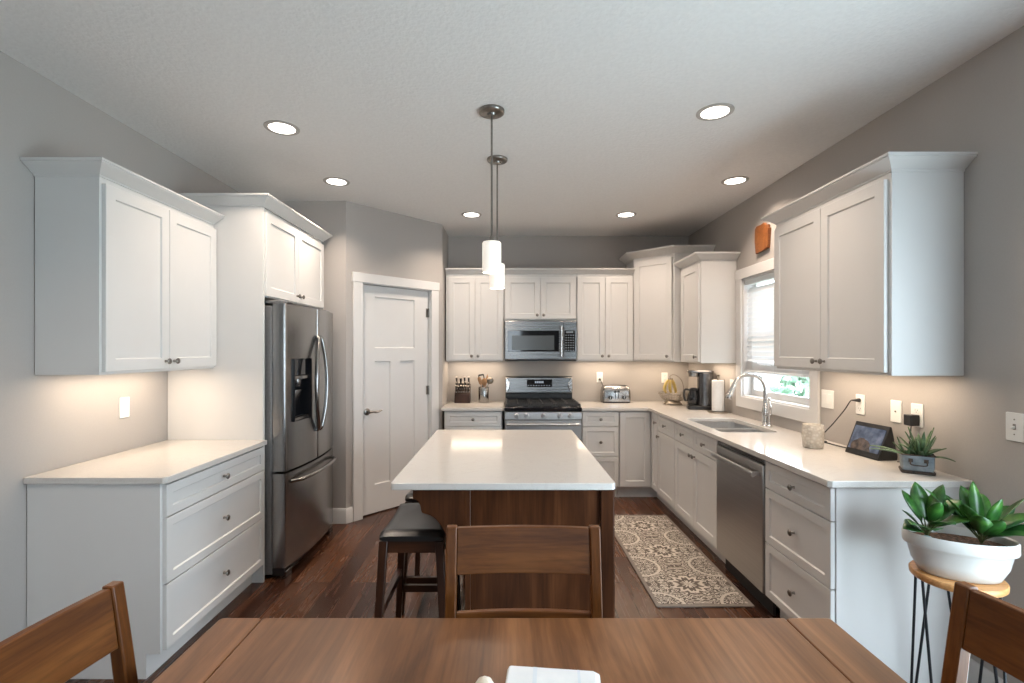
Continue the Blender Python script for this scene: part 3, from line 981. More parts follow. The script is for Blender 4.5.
HO = (0.085, 0.345, 1.01, 1.43)
dL = curved(0.002, XM - .003, 0.70, 1.79, 12, HO).build('refrigerator_door', M['steelz'], fr, smooth=50)
dRr = curved(XM + .003, wR - .002, 0.70, 1.79, 12).build('refrigerator_door', M['steelz'], fr, smooth=50)
dF = curved(0.002, wR - .002, 0.075, 0.685, 22).build('freezer_drawer', M['steelz'], fr, smooth=50)
mb = MB()
mb.box(HO[0] + .002, HO[1] - .002, 0.040, 0.044, HO[2], HO[3])
mb.box(HO[0], HO[0] + .004, -0.030, 0.044, HO[2], HO[3]); mb.box(HO[1] - .004, HO[1], -0.034, 0.044, HO[2], HO[3])
mb.box(HO[0], HO[1], -0.018, 0.044, HO[2], HO[2] + .004); mb.box(HO[0], HO[1], -0.018, 0.044, HO[3] - .004, HO[3])
dsp = mb.build('ice_dispenser', M['blackgloss'], dL, smooth=0)
MB().box(HO[0] + .004, HO[1] - .004, -0.016, 0.01, 1.315, 1.426).build('dispenser_display', M['blackgloss'], dsp, 0.003)
MB().box(HO[0] + .004, HO[1] - .004, -0.022, 0.03, 1.288, 1.313).build('dispenser_trim', M['steelx'], dsp, 0.003)
mb = MB(); mb.lathe([(0.02, 0), (0.03, 0.03), (0.03, 0.05)], (0.215, 0.015, 1.236), 'z', 16)
mb.build('dispenser_nozzle', M['steeldark'], dsp)
mb = MB(Matrix.Translation((0.215, 0.03, 1.13)) @ Matrix.Rotation(R(18), 4, 'X')); mb.box(-0.05, 0.05, -0.006, 0.004, -0.09, 0.09)
mb.build('dispenser_paddle', M['steelx'], dsp, 0.003)
MB().box(HO[0] + .006, HO[1] - .006, -0.026, 0.035, 1.014, 1.03).build('drip_tray', M['steeldark'], dsp, 0.002)
def bow(parent, x, side, A_):
    cp = [(x, bul(x) - 0.002, 0.90), (x + side * 0.010, bul(x) - 0.022, 0.935), (x + side * A_ * .76, bul(x) - 0.036, 1.08), (x + side * A_, bul(x) - 0.040, 1.24),
          (x + side * A_ * .76, bul(x) - 0.036, 1.40), (x + side * 0.010, bul(x) - 0.022, 1.555), (x, bul(x) - 0.002, 1.59)]
    MB().tube(curve_pts(cp, 6), 0.0145, 12).build('handle', M['steelz'], parent)
bow(dL, XM - 0.022, -1, 0.098)
bow(dRr, XM + 0.022, 1, 0.06)
cp = []
for i in range(13):
    x_ = 0.06 + (wR - 0.15) * i / 12
    k = min(i, 12 - i)
    cp.append((x_, bul(x_) - (0.0 if k == 0 else 0.04 + 0.012 * sin(pi * i / 12)), 0.624))
MB().tube(cp, 0.0135, 12).build('handle', M['steelz'], dF)
MB().box(0.012, wR - .012, 0.01, 0.09, 0.02, 0.07).build('base_grille', M['black'], fr, 0.004)
for xx in (0.02, wR - 0.10):
    MB().box(xx, xx + 0.08, -0.004, 0.05, 0.0, 0.05).build('foot_cover', M['steeldark'], fr, 0.004)
    MB().box(xx, xx + 0.09, 0.03, 0.16, 1.7925, 1.812).build('hinge_cover', M['fridgeside'], fr, 0.004)

# ------------------------------------------------------------------ range
rg = thing('gas_range', 'stainless gas range with five knobs and black cast-iron grates', 'range', (-0.0205, 4.868, 0))
wG = 0.767
MB().box(0.003, wG - .003, 0.03, 0.648, 0.02, 0.878).build('oven_body', M['fridgeside'], rg, 0.003)
od = MB().box(0.006, wG - .006, 0.0, 0.028, 0.235, 0.795).build('oven_door', M['steelsoft'], rg, 0.006)
MB().box(0.13, wG - .13, -0.003, 0.002, 0.35, 0.66).build('oven_window', M['blackgloss'], od, 0.002)
mb = MB(); mb.tube([(0.02, -0.045, 0.757), (wG - .02, -0.045, 0.757)], 0.0125, 14)
for xx in (0.035, wG - .035):
    mb.tube([(xx, 0.001, 0.757), (xx, -0.045, 0.757)], 0.011, 10)
mb.build('handle', M['sinksteel'], od)
MB().box(0.006, wG - .006, 0.0, 0.028, 0.045, 0.225).build('warming_drawer', M['steelx'], rg, 0.006)
cpn = MB().prism([(-0.012, 0.803), (-0.008, 0.876), (0.03, 0.882), (0.03, 0.803)], 'x', 0.003, wG - .003).build('control_panel', M['steelsoft'], rg, 0.003)
for xx in (0.12, 0.222, 0.386, 0.546, 0.650):
    mb = MB()
    mb.lathe([(0.025, 0.0), (0.025, -0.006), (0.020, -0.010), (0.019, -0.032), (0.016, -0.036), (0.0, -0.036)], (xx, -0.0105, 0.84), 'y', 20)
    mb.box(xx - 0.004, xx + 0.004, -0.052, -0.044, 0.822, 0.858)
    mb.build('control_knob', M['sinksteel'], cpn)
ct = MB().box(0.002, wG - .002, -0.014, 0.60, 0.884, 0.922).build('cooktop', M['blackgloss'], rg, 0.004)
for (bx, by, br_) in ((0.145, 0.13, 0.045), (0.145, 0.43, 0.038), (0.383, 0.28, 0.05), (0.62, 0.13, 0.05), (0.62, 0.43, 0.036)):
    MB().lathe([(br_ + .008, 0.922), (br_ + .006, 0.932), (br_ - .008, 0.933), (br_ - .01, 0.939), (0.0, 0.94)], (bx, by, 0), 'z', 24, cap0=False).build('burner', M['steeldark'] if br_ > .04 else M['iron'], ct)
for gx0, gx1 in ((0.012, 0.258), (0.262, 0.505), (0.509, 0.755)):
    mb = MB()
    for yy in (0.012, 0.575):
        mb.box(gx0, gx1, yy - .007, yy + .007, 0.936, 0.957)
    for xx in (gx0 + .007, gx1 - .007):
        mb.box(xx - .007, xx + .007, 0.012, 0.575, 0.936, 0.957)
    gm = (gx0 + gx1) / 2
    mb.box(gm - .006, gm + .006, 0.012, 0.575, 0.942, 0.957)
    for yy in (0.13, 0.285, 0.43):
        mb.box(gx0, gx1, yy - .006, yy + .006, 0.942, 0.957)
    for xx in (gx0 + .007, gx1 - .007):
        for yy in (0.012, 0.29, 0.575):
            mb.box(xx - .009, xx + .009, yy - .009, yy + .009, 0.922, 0.94)
    mb.build('grate', M['iron'], rg, 0.002)
bgd = MB().prism([(0.575, 0.905), (0.575, 1.01), (0.56, 1.02), (0.565, 1.185), (0.580, 1.198), (0.648, 1.198), (0.648, 0.905)], 'x', 0.008, wG - .018).build('backguard', M['steelmid'], rg, 0.004)
MB().box(0.012, wG - .022, 0.568, 0.5755, 0.93, 1.012).build('vent_panel', M['black'], bgd, 0.002)
dsx = MB().box(0.245, 0.525, 0.556, 0.564, 1.082, 1.165).build('range_display', M['blackgloss'], bgd, 0.002)
mb = MB()
for i in range(5):
    mb.box(0.335 + i * 0.02, 0.347 + i * 0.02, 0.5545, 0.5562, 1.125, 1.147)
for i in range(9):
    mb.box(0.258 + i * 0.029, 0.266 + i * 0.029, 0.5545, 0.5562, 1.095, 1.103)
mb.build('display_mark', M['lcd'], dsx, smooth=0)
# small raised maker's mark
MB().box(0.352, 0.418, 0.5605, 0.5635, 1.052, 1.060).build('badge', M['steeldark'], bgd, 0.001)
# rounded bright end cheeks of the backguard
for x_, sgn in ((0.012, 1), (wG - .022, -1)):
    mb = MB()
    pr = [(x_, 1.022), (x_ + sgn * 0.022, 1.03), (x_ + sgn * 0.042, 1.07), (x_ + sgn * 0.046, 1.105), (x_ + sgn * 0.040, 1.14), (x_ + sgn * 0.02, 1.178), (x_, 1.186)]
    mb.prism(pr, 'y', 0.548, 0.57)
    mb.build('end_cheek', M['chrome'], bgd, 0.006)

# ------------------------------------------------------------------ microwave
mw = thing('microwave', 'stainless over-the-range microwave mounted above the cooktop', 'microwave', (-0.0195, 5.115, 1.375))
wM, hM = 0.754, 0.424
MB().box(0.0, wM, 0.035, 0.405, 0.012, hM).build('oven_case', M['steelmid'], mw, 0.004)
MB().box(0.004, wM - .004, 0.03, 0.40, 0.0, 0.011).build('vent_plate', M['black'], mw, 0.002)
dm = MB().box(0.002, 0.612, 0.0, 0.034, 0.018, hM - 0.008).build('oven_door', M['steelmid'], mw, 0.005)
wi = MB().box(0.032, 0.565, -0.003, 0.004, 0.098, 0.318).build('door_glass', M['blackgloss'], dm, 0.002)
MB().box(0.075, 0.515, -0.0045, 0.0, 0.115, 0.265).build('viewing_window', mat('tinted_mesh_window', (0.075, 0.085, 0.09), 0.2), wi, 0.001)
mb = MB(); mb.tube([(0.588, -0.042, 0.045), (0.588, -0.042, 0.365)], 0.0115, 14)
for zz in (0.06, 0.35):
    mb.tube([(0.588, 0.001, zz), (0.588, -0.042, zz)], 0.010, 10)
mb.build('handle', M['chrome'], dm)
cp_ = MB().box(0.614, wM - .002, 0.0, 0.034, 0.018, hM - 0.008).build('control_panel', M['steelmid'], mw, 0.005)
kp_ = MB().box(0.622, wM - .022, -0.003, 0.004, 0.098, 0.318).build('keypad', M['blackgloss'], cp_, 0.002)
mb = MB()
for i in range(4):
    for j in range(7):
        mb.box(0.632 + i * 0.025, 0.646 + i * 0.025, -0.0042, -0.002, 0.108 + j * 0.026, 0.117 + j * 0.026)
mb.box(0.637, 0.712, -0.0042, -0.002, 0.292, 0.308)
mb.build('keypad_button', noisy('grey_key_print', (0.22, 0.25, 0.28), (0.3, 0.33, 0.36), 30, 0.4), kp_, smooth=0)

# ------------------------------------------------------------------ island
IX0, IX1, IY0, IY1 = -0.50, 0.470, 2.112, 3.54
tag(MB().prism(rrect(IX0, IX1, IY0, IY1, 0.018, 4), 'z', 0.885, 0.915).build('island_countertop', M['quartz'], None, 0.003), 'white quartz slab on top of the dark wood island', 'countertop')
il = thing('kitchen_island', 'dark stained wood kitchen island with curved bracket under its overhang', 'island', (0.14, 2.83, 0))
bx0, bx1, by0, by1 = -0.31, 0.318, -0.665, 0.665
MB().box(bx0, bx1, by0, by1, 0.09, 0.884).build('island_body', M['isz'], il, 0.002)
MB().box(bx0 + .03, bx1 - .07, by0 + .03, by1 - .03, 0.0, 0.0895).build('plinth', M['isx'], il)
mb = MB()
mb.box(bx0 - .012, bx0 + .012, by0 - .016, by0 - .0005, 0.0, 0.884)
mb.build('end_stile', M['isz'], il, 0.002)
mb = MB()
mb.box(bx1 - .045, bx1 + .012, by0 - .016, by0 - .0005, 0.0, 0.884)
mb.build('end_stile', M['isz'], il, 0.002)
for (a, b) in ((by0 + .01, -0.005), (0.005, by1 - .01)):
    mb = MB(RZ(90, (bx1 + 0.021, 0, 0)))
    mb.shaker(a, b, 0.12, 0.70); MB
    dd = mb.build('door', M['isz'], il, smooth=20)
    mb = MB(RZ(90, (bx1 + 0.021, 0, 0))); mb.shaker(a, b, 0.71, 0.875, rail=.045)
    mb.build('drawer', M['isx'], il, smooth=20)
for yy in (by0 + 0.012, by1 - 0.055):
    pr = [(bx0 - .0005, 0.884), (bx0 - .24, 0.884), (bx0 - .24, 0.835)]
    pr += [(bx0 - .24 + .035 * sin(R(a)), 0.79 + 0.045 * cos(R(a))) for a in (20, 45, 70, 90)]
    pr += curve_pts([(bx0 - .20, 0.775, 0), (bx0 - .15, 0.755, 0), (bx0 - .105, 0.70, 0), (bx0 - .075, 0.62, 0), (bx0 - .04, 0.575, 0)], 4)[0:]
    pr = [(p[0], p[1]) for p in pr] + [(bx0 - .0005, 0.565)]
    MB().prism(pr, 'y', yy - 0.027, yy + 0.018).build('corbel', M['isz'], il, 0.003)

# ------------------------------------------------------------------ bar stools
def bar_stool(label, loc):
    s_ = thing('bar_stool', label, 'stool', loc, 0, 'saddle stools at the island')
    a, b = 0.148, 0.235
    mb = MB()
    loops = []
    ny = 14
    for i in range(ny + 1):
        y_ = -b + 2 * b * i / ny
        k = (y_ / b) ** 2
        sag = 0.020 * k
        e = max(0.0, (abs(y_) - (b - 0.03)) / 0.03)
        tp = 0.652 + sag - 0.022 * e * e
        bt = 0.615 + sag * 0.6
        aa = a - 0.005 * e * e
        lp = []
        for q in range(16):
            an = 2 * pi * q / 16
            cx_, sz_ = cos(an), sin(an)
            x_ = aa * (abs(cx_) ** 0.45) * (1 if cx_ >= 0 else -1)
            zz = (tp + bt) / 2 + (tp - bt) / 2 * (abs(sz_) ** 0.6) * (1 if sz_ >= 0 else -1)
            lp.append((x_, y_, zz))
        loops.append(lp)
    mb.rings(loops)
    mb.build('seat_cushion', M['leather'], s_, smooth=60)
    def leg(x, y):
        sg, sy = (1 if x > 0 else -1), (1 if y > 0 else -1)
        x1, y1 = x + sg * 0.035, y + sy * 0.035
        w0, w1 = 0.019, 0.015
        MB().hexa([(x1 - w1, y1 - w1, 0), (x1 + w1, y1 - w1, 0), (x1 + w1, y1 + w1, 0), (x1 - w1, y1 + w1, 0)],
                  [(x - w0, y - w0, 0.624), (x + w0, y - w0, 0.624), (x + w0, y + w0, 0.624), (x - w0, y + w0, 0.624)]).build('leg', M['stlz'], s_, 0.003)
    lx, ly = a - 0.022, b - 0.024
    for x in (-lx, lx):
        for y in (-ly, ly):
            leg(x, y)
    for y in (-ly, ly):
        MB().box(-lx + .018, lx - .018, y - .012, y + .012, 0.570, 0.626).build('apron', M['stlx'], s_, 0.002)
        yy = y * (1 + 0.14)
        MB().box(-lx - .008, lx + .008, yy - .011, yy + .011, 0.17, 0.208).build('stretcher', M['stlx'], s_, 0.002)
    for x in (-lx, lx):
        MB().box(x - .012, x + .012, -ly + .018, ly - .018, 0.565, 0.612).build('apron', M['stly'], s_, 0.002)
        xx = x * 1.15
        MB().box(xx - .011, xx + .011, -ly - .008, ly + .008, 0.27, 0.308).build('stretcher', M['stly'], s_, 0.002)
    return s_
bar_stool('black leather saddle stool tucked against the island end facing the dining table', (-0.430, 2.445, 0))
bar_stool('black leather saddle stool mostly hidden behind the other, closer to the pantry door', (-0.432, 3.02, 0))

# ------------------------------------------------------------------ dining table + chairs
TX0, TX1, TY0, TY1, TZ = -0.776, 0.878, 0.36, 1.336, 0.76
tb = thing('dining_table', 'brown stained wood dining table with breadboard ends', 'table', ((TX0 + TX1) / 2, (TY0 + TY1) / 2, 0))
hx, hy = (TX1 - TX0) / 2, (TY1 - TY0) / 2
MB().box(-hx + .1155, hx - .1235, -hy, hy, TZ - .032, TZ).build('tabletop', M['taby'], tb, 0.004, seg=3)
rr = [p for p in rrect(-hx, -hx + .114, -hy, hy, 0.012, 4)]
MB().prism(rr, 'z', TZ - .032, TZ).build('breadboard_end', M['taby'], tb, 0.004, seg=3)
MB().prism(rrect(hx - .122, hx, -hy, hy, 0.012, 4), 'z', TZ - .032, TZ).build('breadboard_end', M['taby'], tb, 0.004, seg=3)
for y in (-hy + .07, hy - .07):
    MB().box(-hx + .12, hx - .12, y - .011, y + .011, TZ - .125, TZ - .0325).build('apron', M['tabx'], tb, 0.002)
for x in (-hx + .08, hx - .08):
    MB().box(x - .011, x + .011, -hy + .12, hy - .12, TZ - .125, TZ - .0325).build('apron', M['taby'], tb, 0.002)
    for y in (-hy + .085, hy - .085):
        w0, w1 = 0.036, 0.028
        MB().hexa([(x - w1, y - w1, 0), (x + w1, y - w1, 0), (x + w1, y + w1, 0), (x - w1, y + w1, 0)],
                  [(x - w0, y - w0, TZ - .0325), (x + w0, y - w0, TZ - .0325), (x + w0, y + w0, TZ - .0325), (x - w0, y + w0, TZ - .0325)]).build('leg', M['chrz'], tb, 0.004)

def dining_chair(label, loc, rz):
    c = thing('dining_chair', label, 'chair', loc, rz, None)
    hw_ = 0.222
    PY = lambda z: 0.028 - 0.028 * min(1, z / 0.44) if z < 0.44 else 0.0 + 0.066 * ((z - 0.44) / 0.51) ** 1.15
    zs = [0.0, 0.22, 0.44, 0.56, 0.68, 0.80, 0.90, 0.938]
    for sg in (-1, 1):
        mb = MB()
        loops = []
        for z_ in zs:
            y_ = PY(z_)
            t_ = 0.020 if z_ < 0.5 else 0.020 - 0.006 * (z_ - .5) / .45
            x_ = sg * hw_
            loops.append([(x_ - .0165, y_ - t_, z_), (x_ + .0165, y_ - t_, z_), (x_ + .0165, y_ + t_, z_), (x_ - .0165, y_ + t_, z_)])
        mb.rings(loops)
        mb.build('back_post', M['chrz'], c, 0.004)
        w0, w1 = 0.019, 0.014
        fx, fy_ = sg * (hw_ - .005), -0.385
        MB().hexa([(fx - w1, fy_ - w1, 0), (fx + w1, fy_ - w1, 0), (fx + w1, fy_ + w1, 0), (fx - w1, fy_ + w1, 0)],
                  [(fx - w0, fy_ - w0, .434), (fx + w0, fy_ - w0, .434), (fx + w0, fy_ + w0, .434), (fx - w0, fy_ + w0, .434)]).build('front_leg', M['chrz'], c, 0.003)
        MB().box(sg * hw_ - .01, sg * hw_ + .01, -0.366, -0.0215, 0.385, 0.432).build('side_rail', M['chry'], c, 0.002)
    def slat(z0, z1, dep):
        mb = MB()
        n = 12
        loops = []
        for i in range(n + 1):
            u_ = -1 + 2 * i / n
            x_ = u_ * (hw_ - .0165)
            o_ = dep * (1 - u_ * u_)
            a0, a1 = PY(z0) + o_, PY(z1) + o_
            loops.append([(x_, a0 - .010, z0), (x_, a0 + .010, z0), (x_, a1 + .010, z1), (x_, a1 - .010, z1)])
        mb.rings(loops)
        return mb
    slat(0.797, 0.934, 0.014).build('top_rail', M['chrx'], c, 0.003, smooth=30)
    slat(0.615, 0.688, 0.016).build('lower_rail', M['chrx'], c, 0.003, smooth=30)
    MB().box(-hw_ + .017, hw_ - .017, -0.012, 0.012, 0.385, 0.432).build('back_rail', M['chrx'], c, 0.002)
    MB().box(-hw_ + .02, hw_ - .02, -0.396, -0.374, 0.385, 0.432).build('front_rail', M['chrx'], c, 0.002)
    mb = MB()
    mb.prism([(-hw_ + .02, -0.0235), (-hw_ - .02, -0.05), (-hw_ - .025, -0.415), (hw_ + .025, -0.415), (hw_ + .02, -0.05), (hw_ - .02, -0.0235)], 'z', 0.4345, 0.46)
    mb.build('seat', M['chrx'], c, 0.006)
    return c
dining_chair('brown wooden ladder-back dining chair in front of the island', (0.052, 1.47, 0), 0)
dining_chair('brown wooden dining chair at the table end by the side counter', (-0.872, 0.930, 0), 87)
dining_chair('brown wooden dining chair at the table end by the plant stand', (1.032, 0.925, 0), -85)

# folded cloth and small ball on the table
nk = thing('folded_napkin', 'folded white cloth napkin lying on the dining table', 'napkin', (0.092, 0.972, TZ + .0008), -6)
mb = MB()
for k in range(4):
    o_ = k * 0.0035
    mb.prism(rrect(-0.104 + o_ * .4, 0.102 - o_, -0.13, 0.138 - o_ * 1.2, 0.006, 3), 'z', k * 0.0042, k * 0.0042 + 0.0036)
mb.build('napkin_layers', M['napkin'], nk, 0.0015)
mb = MB(); mb.box(-0.045, -0.036, -0.128, 0.124, 0.01625, 0.0168); mb.box(0.052, 0.058, -0.128, 0.124, 0.01625, 0.0168)
mb.build('woven_stripe', M['stripe'], nk, smooth=0)
mb = MB()
loops = []
for i in range(15):
    ph = -pi / 2 + pi * (i + 0.5) / 15
    loops.append([((0.0205 * cos(ph) * (1 + .06 * cos(8 * 2 * pi * j / 48))) * cos(2 * pi * j / 48), (0.0205 * cos(ph) * (1 + .06 * cos(8 * 2 * pi * j / 48))) * sin(2 * pi * j / 48), 0.0195 * sin(ph)) for j in range(48)])
mb.rings(loops)
bo = mb.build('decorative_ball', noisy('cream_ball', (0.70, 0.62, 0.50), (0.82, 0.76, 0.66), 60, 0.5, 0.3), None, smooth=60)
bo.location = (-0.046, 1.030, TZ + 0.0200)
tag(bo, 'small round cream ball on the dining table beside the folded napkin', 'ornament')

# ------------------------------------------------------------------ rug
rg_ = thing('runner_rug', 'taupe and cream scroll-patterned runner rug on the dark floor', 'rug', (1.15, 3.63, 0.0))
MB().prism(rrect(-0.285, 0.285, -0.79, 0.79, 0.008, 3), 'z', 0.0005, 0.009).build('rug_pile', M['rug'], rg_, 0.002)

# ------------------------------------------------------------------ pendants and downlights
def pendant(label, x, y):
    p = thing('pendant_lamp', label, 'lamp', (x, y, 0), 0, None)
    MB().lathe([(0.0, CEIL - .030), (0.022, CEIL - .030), (0.026, CEIL - .021), (0.060, CEIL - .020), (0.067, CEIL - .015), (0.069, CEIL - .008), (0.069, CEIL - .0005)], seg=32).build('canopy', M['nickel'], p)
    MB().lathe([(0.0055, 2.085), (0.0055, CEIL - .031)], seg=10).build('rod', M['nickel'], p)
    MB().lathe([(0.009, 2.098), (0.013, 2.090), (0.014, 2.068), (0.040, 2.067), (0.040, 2.0655), (0.0, 2.0655)], seg=24).build('cap', M['nickel'], p)
    MB().lathe([(0.046, 2.065), (0.0505, 2.058), (0.0505, 1.908), (0.048, 1.902), (0.044, 1.904), (0.044, 2.05), (0.0, 2.052)], seg=32, cap0=True, cap1=False).build('glass_shade', M['shade'], p)
    l = bpy.data.lights.new('pendant_bulb', 'POINT')
    l.energy = 2; l.color = SOFT; l.shadow_soft_size = 0.04
    lo = bpy.data.objects.new('pendant_bulb', l); COL.objects.link(lo); lo.parent = p; lo.location = (0, 0, 1.89)
pendant('white glass cylinder pendant lamp above the island end facing the table', -0.079, 2.634)
pendant('white glass cylinder pendant lamp above the island end facing the range', -0.062, 3.30)

def downlight(label, x, y, power):
    d_ = thing('recessed_light', label, 'lamp', (x, y, CEIL), 0, None)
    MB().lathe([(0.072, -0.0045), (0.080, -0.006), (0.096, -0.0035), (0.097, -0.0002), (0.072, -0.0002)], seg=36, cap0=False, cap1=False).build('trim_ring', M['ring'], d_)
    MB().lathe([(0.0, -0.0055), (0.06, -0.005), (0.0725, -0.0035), (0.0725, -0.0005), (0.0, -0.0005)], seg=36).build('lens', M['lamp'], d_)
    l = area('downlight_beam', (0, 0, -0.010), (0, 0, 0), 0.15, 0.15, power, SOFT, 'DISK', 125)
    l.parent = d_
PW = 8.6
for lab, x, y in (('lit recessed ceiling light above the side counter cabinet', -1.296, 2.84), ('lit recessed ceiling light in front of the refrigerator cabinet', -1.292, 3.74),
                  ('lit recessed ceiling light in front of the pantry door corner', -0.331, 4.65), ('lit recessed ceiling light above the counter by the range, near the corner cabinet', 1.13, 4.65),
                  ('lit recessed ceiling light over the sink', 1.728, 3.72), ('lit recessed ceiling light over the aisle between island and dishwasher', 1.123, 2.65)):
    downlight(lab, x, y, PW)
for x, y in ((-1.25, 0.9),):
    l = area('downlight_beam', (x, y, CEIL - .01), (0, 0, 0), 0.15, 0.15, PW, SOFT, 'DISK', 125)  # unseen downlight added out of view; a beam with no fixture

# under-cabinet strips
def strip(x0, x1, y0, y1, power):
    area('under_cabinet_strip', ((x0 + x1) / 2, (y0 + y1) / 2, UB - 0.004), (0, 0, 0), x1 - x0, y1 - y0, power, WARM)
strip(-2.08, -1.92, 2.34, 3.0, 3.6)
strip(-0.60, -0.05, 5.27, 5.45, 2.6)
strip(0.77, 1.31, 5.27, 5.45, 2.6)
strip(1.42, 1.92, 5.27, 5.39, 2.4)
strip(1.83, 1.95, 4.42, 4.84, 2.4)
strip(1.83, 1.95, 2.23, 3.10, 3.6)

# ------------------------------------------------------------------ wall plates
def plate(name, label, cat, loc, rz, kind, w_=0.070, h_=0.115):
    p = thing(name, label, cat, loc, rz)
    MB().prism(rrect(-w_ / 2, w_ / 2, -h_ / 2, h_ / 2, 0.004, 3), 'y', -0.0065, -0.0003).build('wall_plate', M['plate'], p, 0.002)
    if kind == 'outlet':
        for zz in (-0.0245, 0.0245):
            r_ = MB().prism(rrect(-0.0165, 0.0165, zz - 0.0145, zz + 0.0145, 0.008, 3), 'y', -0.008, -0.006).build('receptacle', M['plate'], p, 0.0008)
            mb = MB()
            mb.box(-0.0075, -0.0055, -0.0084, -0.0078, zz - .003, zz + .006); mb.box(0.0055, 0.0075, -0.0084, -0.0078, zz - .003, zz + .005)
            mb.lathe([(0.0022, -0.0004), (0.0022, 0.0003)], (0, -0.008, zz - .0085), 'y', 8)
            mb.build('slot', M['black'], r_, smooth=0)
    elif kind == 'toggle':
        MB().prism(rrect(-0.006, 0.006, -0.012, 0.012, 0.002, 2), 'y', -0.0072, -0.006).build('toggle_slot', M['nickel'], p)
        MB(Matrix.Translation((0, -0.006, 0)) @ Matrix.Rotation(R(25), 4, 'X')).box(-0.004, 0.004, -0.016, 0.0, -0.004, 0.005).build('toggle', M['plate'], p, 0.001)
        mb = MB()
        for zz in (-0.03, 0.03):
            mb.lathe([(0.0028, -0.0012), (0.0032, 0.0)], (0, -0.0063, zz), 'y', 10)
        mb.build('screw', M['nickel'], p)
    elif kind == 'jack':
        mb = MB(); mb.lathe([(0.0035, -0.004), (0.0048, 0.0)], (0, -0.0063, 0), 'y', 12); mb.build('socket', M['nickel'], p)
    elif kind == 'rocker2':
        for xx in (-w_ / 4 + .004, w_ / 4 - .004):
            MB().prism(rrect(xx - .0165, xx + .0165, -0.033, 0.033, 0.002, 2), 'y', -0.0085, -0.006).build('rocker', M['plate'], p, 0.001)
    elif kind == 'rocker':
        MB().prism(rrect(-.0165, .0165, -0.033, 0.033, 0.002, 2), 'y', -0.0085, -0.006).build('rocker', M['plate'], p, 0.001)
    return p
plate('light_switch', 'white double rocker switch plate beside the window casing', 'switch', (XR, 3.128, 1.176), -90, 'rocker2', 0.117)
plate('power_outlet', 'white outlet with black plug of the smart display cord', 'outlet', (XR, 2.838, 1.174), -90, 'outlet')
plate('cable_jack_plate', 'white wall plate with a single small cable jack above the smart display', 'wall plate', (XR, 2.578, 1.166), -90, 'jack')
plate('power_outlet', 'white outlet holding the black power adapter behind the tin planter', 'outlet', (XR, 2.446, 1.163), -90, 'outlet')
plate('light_switch', 'white toggle switch plate on the bare wall beyond the counter end', 'switch', (XR, 1.975, 1.178), -90, 'toggle')
plate('light_switch', 'white switch plate on the wall above the side counter', 'switch', (XL, 2.79, 1.162), 90, 'rocker')
plate('power_outlet', 'white outlet behind the toaster with its plug', 'outlet', (1.046, YB, 1.185), 0, 'outlet')
plate('power_outlet', 'white outlet behind the bananas', 'outlet', (1.775, YB, 1.180), 0, 'outlet')
plate('power_outlet', 'white outlet between paper towels and window casing', 'outlet', (XR, 4.46, 1.165), -90, 'outlet')

def attach(o, par):
    """parent a piece modelled in world coordinates under its thing"""
    o.parent = par
    o.matrix_parent_inverse = (Matrix.Translation(par.location) @ par.rotation_euler.to_matrix().to_4x4()).inverted()
    return o

# ------------------------------------------------------------------ smart display with cord
sd = thing('smart_display', 'black smart display tilted back on the counter showing a picture', 'display', (1.937, 2.652, 0.9155), -86)
hw_ = 0.113
mb = MB()
mb.prism([(-0.028, 0.0), (0.075, 0.0), (0.078, 0.02), (0.012, 0.172), (0.0, 0.176), (-0.036, 0.012)][::-1] if False else [(-0.030, 0.004), (-0.026, 0.0), (0.078, 0.0), (0.080, 0.02), (0.048, 0.172), (0.038, 0.176)], 'x', -hw_, hw_)
body = mb.build('display_case', M['black'], sd, 0.004)
n_ = Vector((0.068, 0.172)).normalized()
tilt = math.degrees(math.atan2(0.068, 0.172))
scr = MB().box(-0.101, 0.101, -0.0025, 0.001, -0.066, 0.066).build('screen', M['screen'], sd)
scr.rotation_euler = (R(-tilt), 0, 0)
scr.location = (0, 0.0045, 0.092)
attach(MB().tube(curve_pts([(2.012, 2.838, 1.198), (2.008, 2.87, 1.192), (2.012, 2.93, 1.13), (2.008, 3.02, 1.04), (1.99, 3.08, 0.97), (1.972, 3.10, 0.925), (1.962, 3.06, 0.9195), (1.965, 2.98, 0.9195), (1.972, 2.88, 0.9195), (1.982, 2.79, 0.9195)], 8), 0.0032, 8).build('power_cord', M['black']), sd)
attach(MB().tube([(2.0365, 2.838, 1.198), (2.026, 2.838, 1.198), (2.016, 2.842, 1.198), (2.010, 2.86, 1.196)], [0.012, 0.011, 0.008, 0.004], 12).build('power_plug', M['black']), sd)
attach(MB().tube([(1.963, 3.065, 0.923), (1.963, 3.02, 0.923)], 0.006, 10).build('cord_joint', M['black']), sd)
# adapter
pa = thing('power_adapter', 'square black power adapter plugged into the outlet behind the tin planter', 'adapter', (2.036, 2.446, 1.112), -90)
MB().box(-0.024, 0.024, -0.045, -0.0, 0.0, 0.055).build('adapter_block', M['black'], pa, 0.004)
attach(MB().tube(curve_pts([(2.012, 2.446, 1.112), (2.010, 2.45, 1.06), (2.015, 2.47, 0.97), (2.015, 2.49, 0.925), (1.985, 2.50, 0.9195)], 8), 0.0024, 8).build('adapter_cord', M['black']), pa)

# ------------------------------------------------------------------ candle holder
ch = thing('candle_holder', 'cream crackled glass candle holder on the counter by the window', 'candle holder', (1.797, 2.885, 0.9155))
MB().lathe([(0.045, 0.0), (0.052, 0.006), (0.057, 0.05), (0.058, 0.09), (0.055, 0.134), (0.053, 0.137), (0.049, 0.134), (0.051, 0.09), (0.049, 0.05), (0.044, 0.012), (0.0, 0.010)], seg=36, cap0=True).build('glass_cup', M['crackle'], ch, smooth=60)
MB().lathe([(0.040, 0.0105), (0.040, 0.05), (0.0, 0.052)], seg=24).build('candle', M['ceramic'], ch)

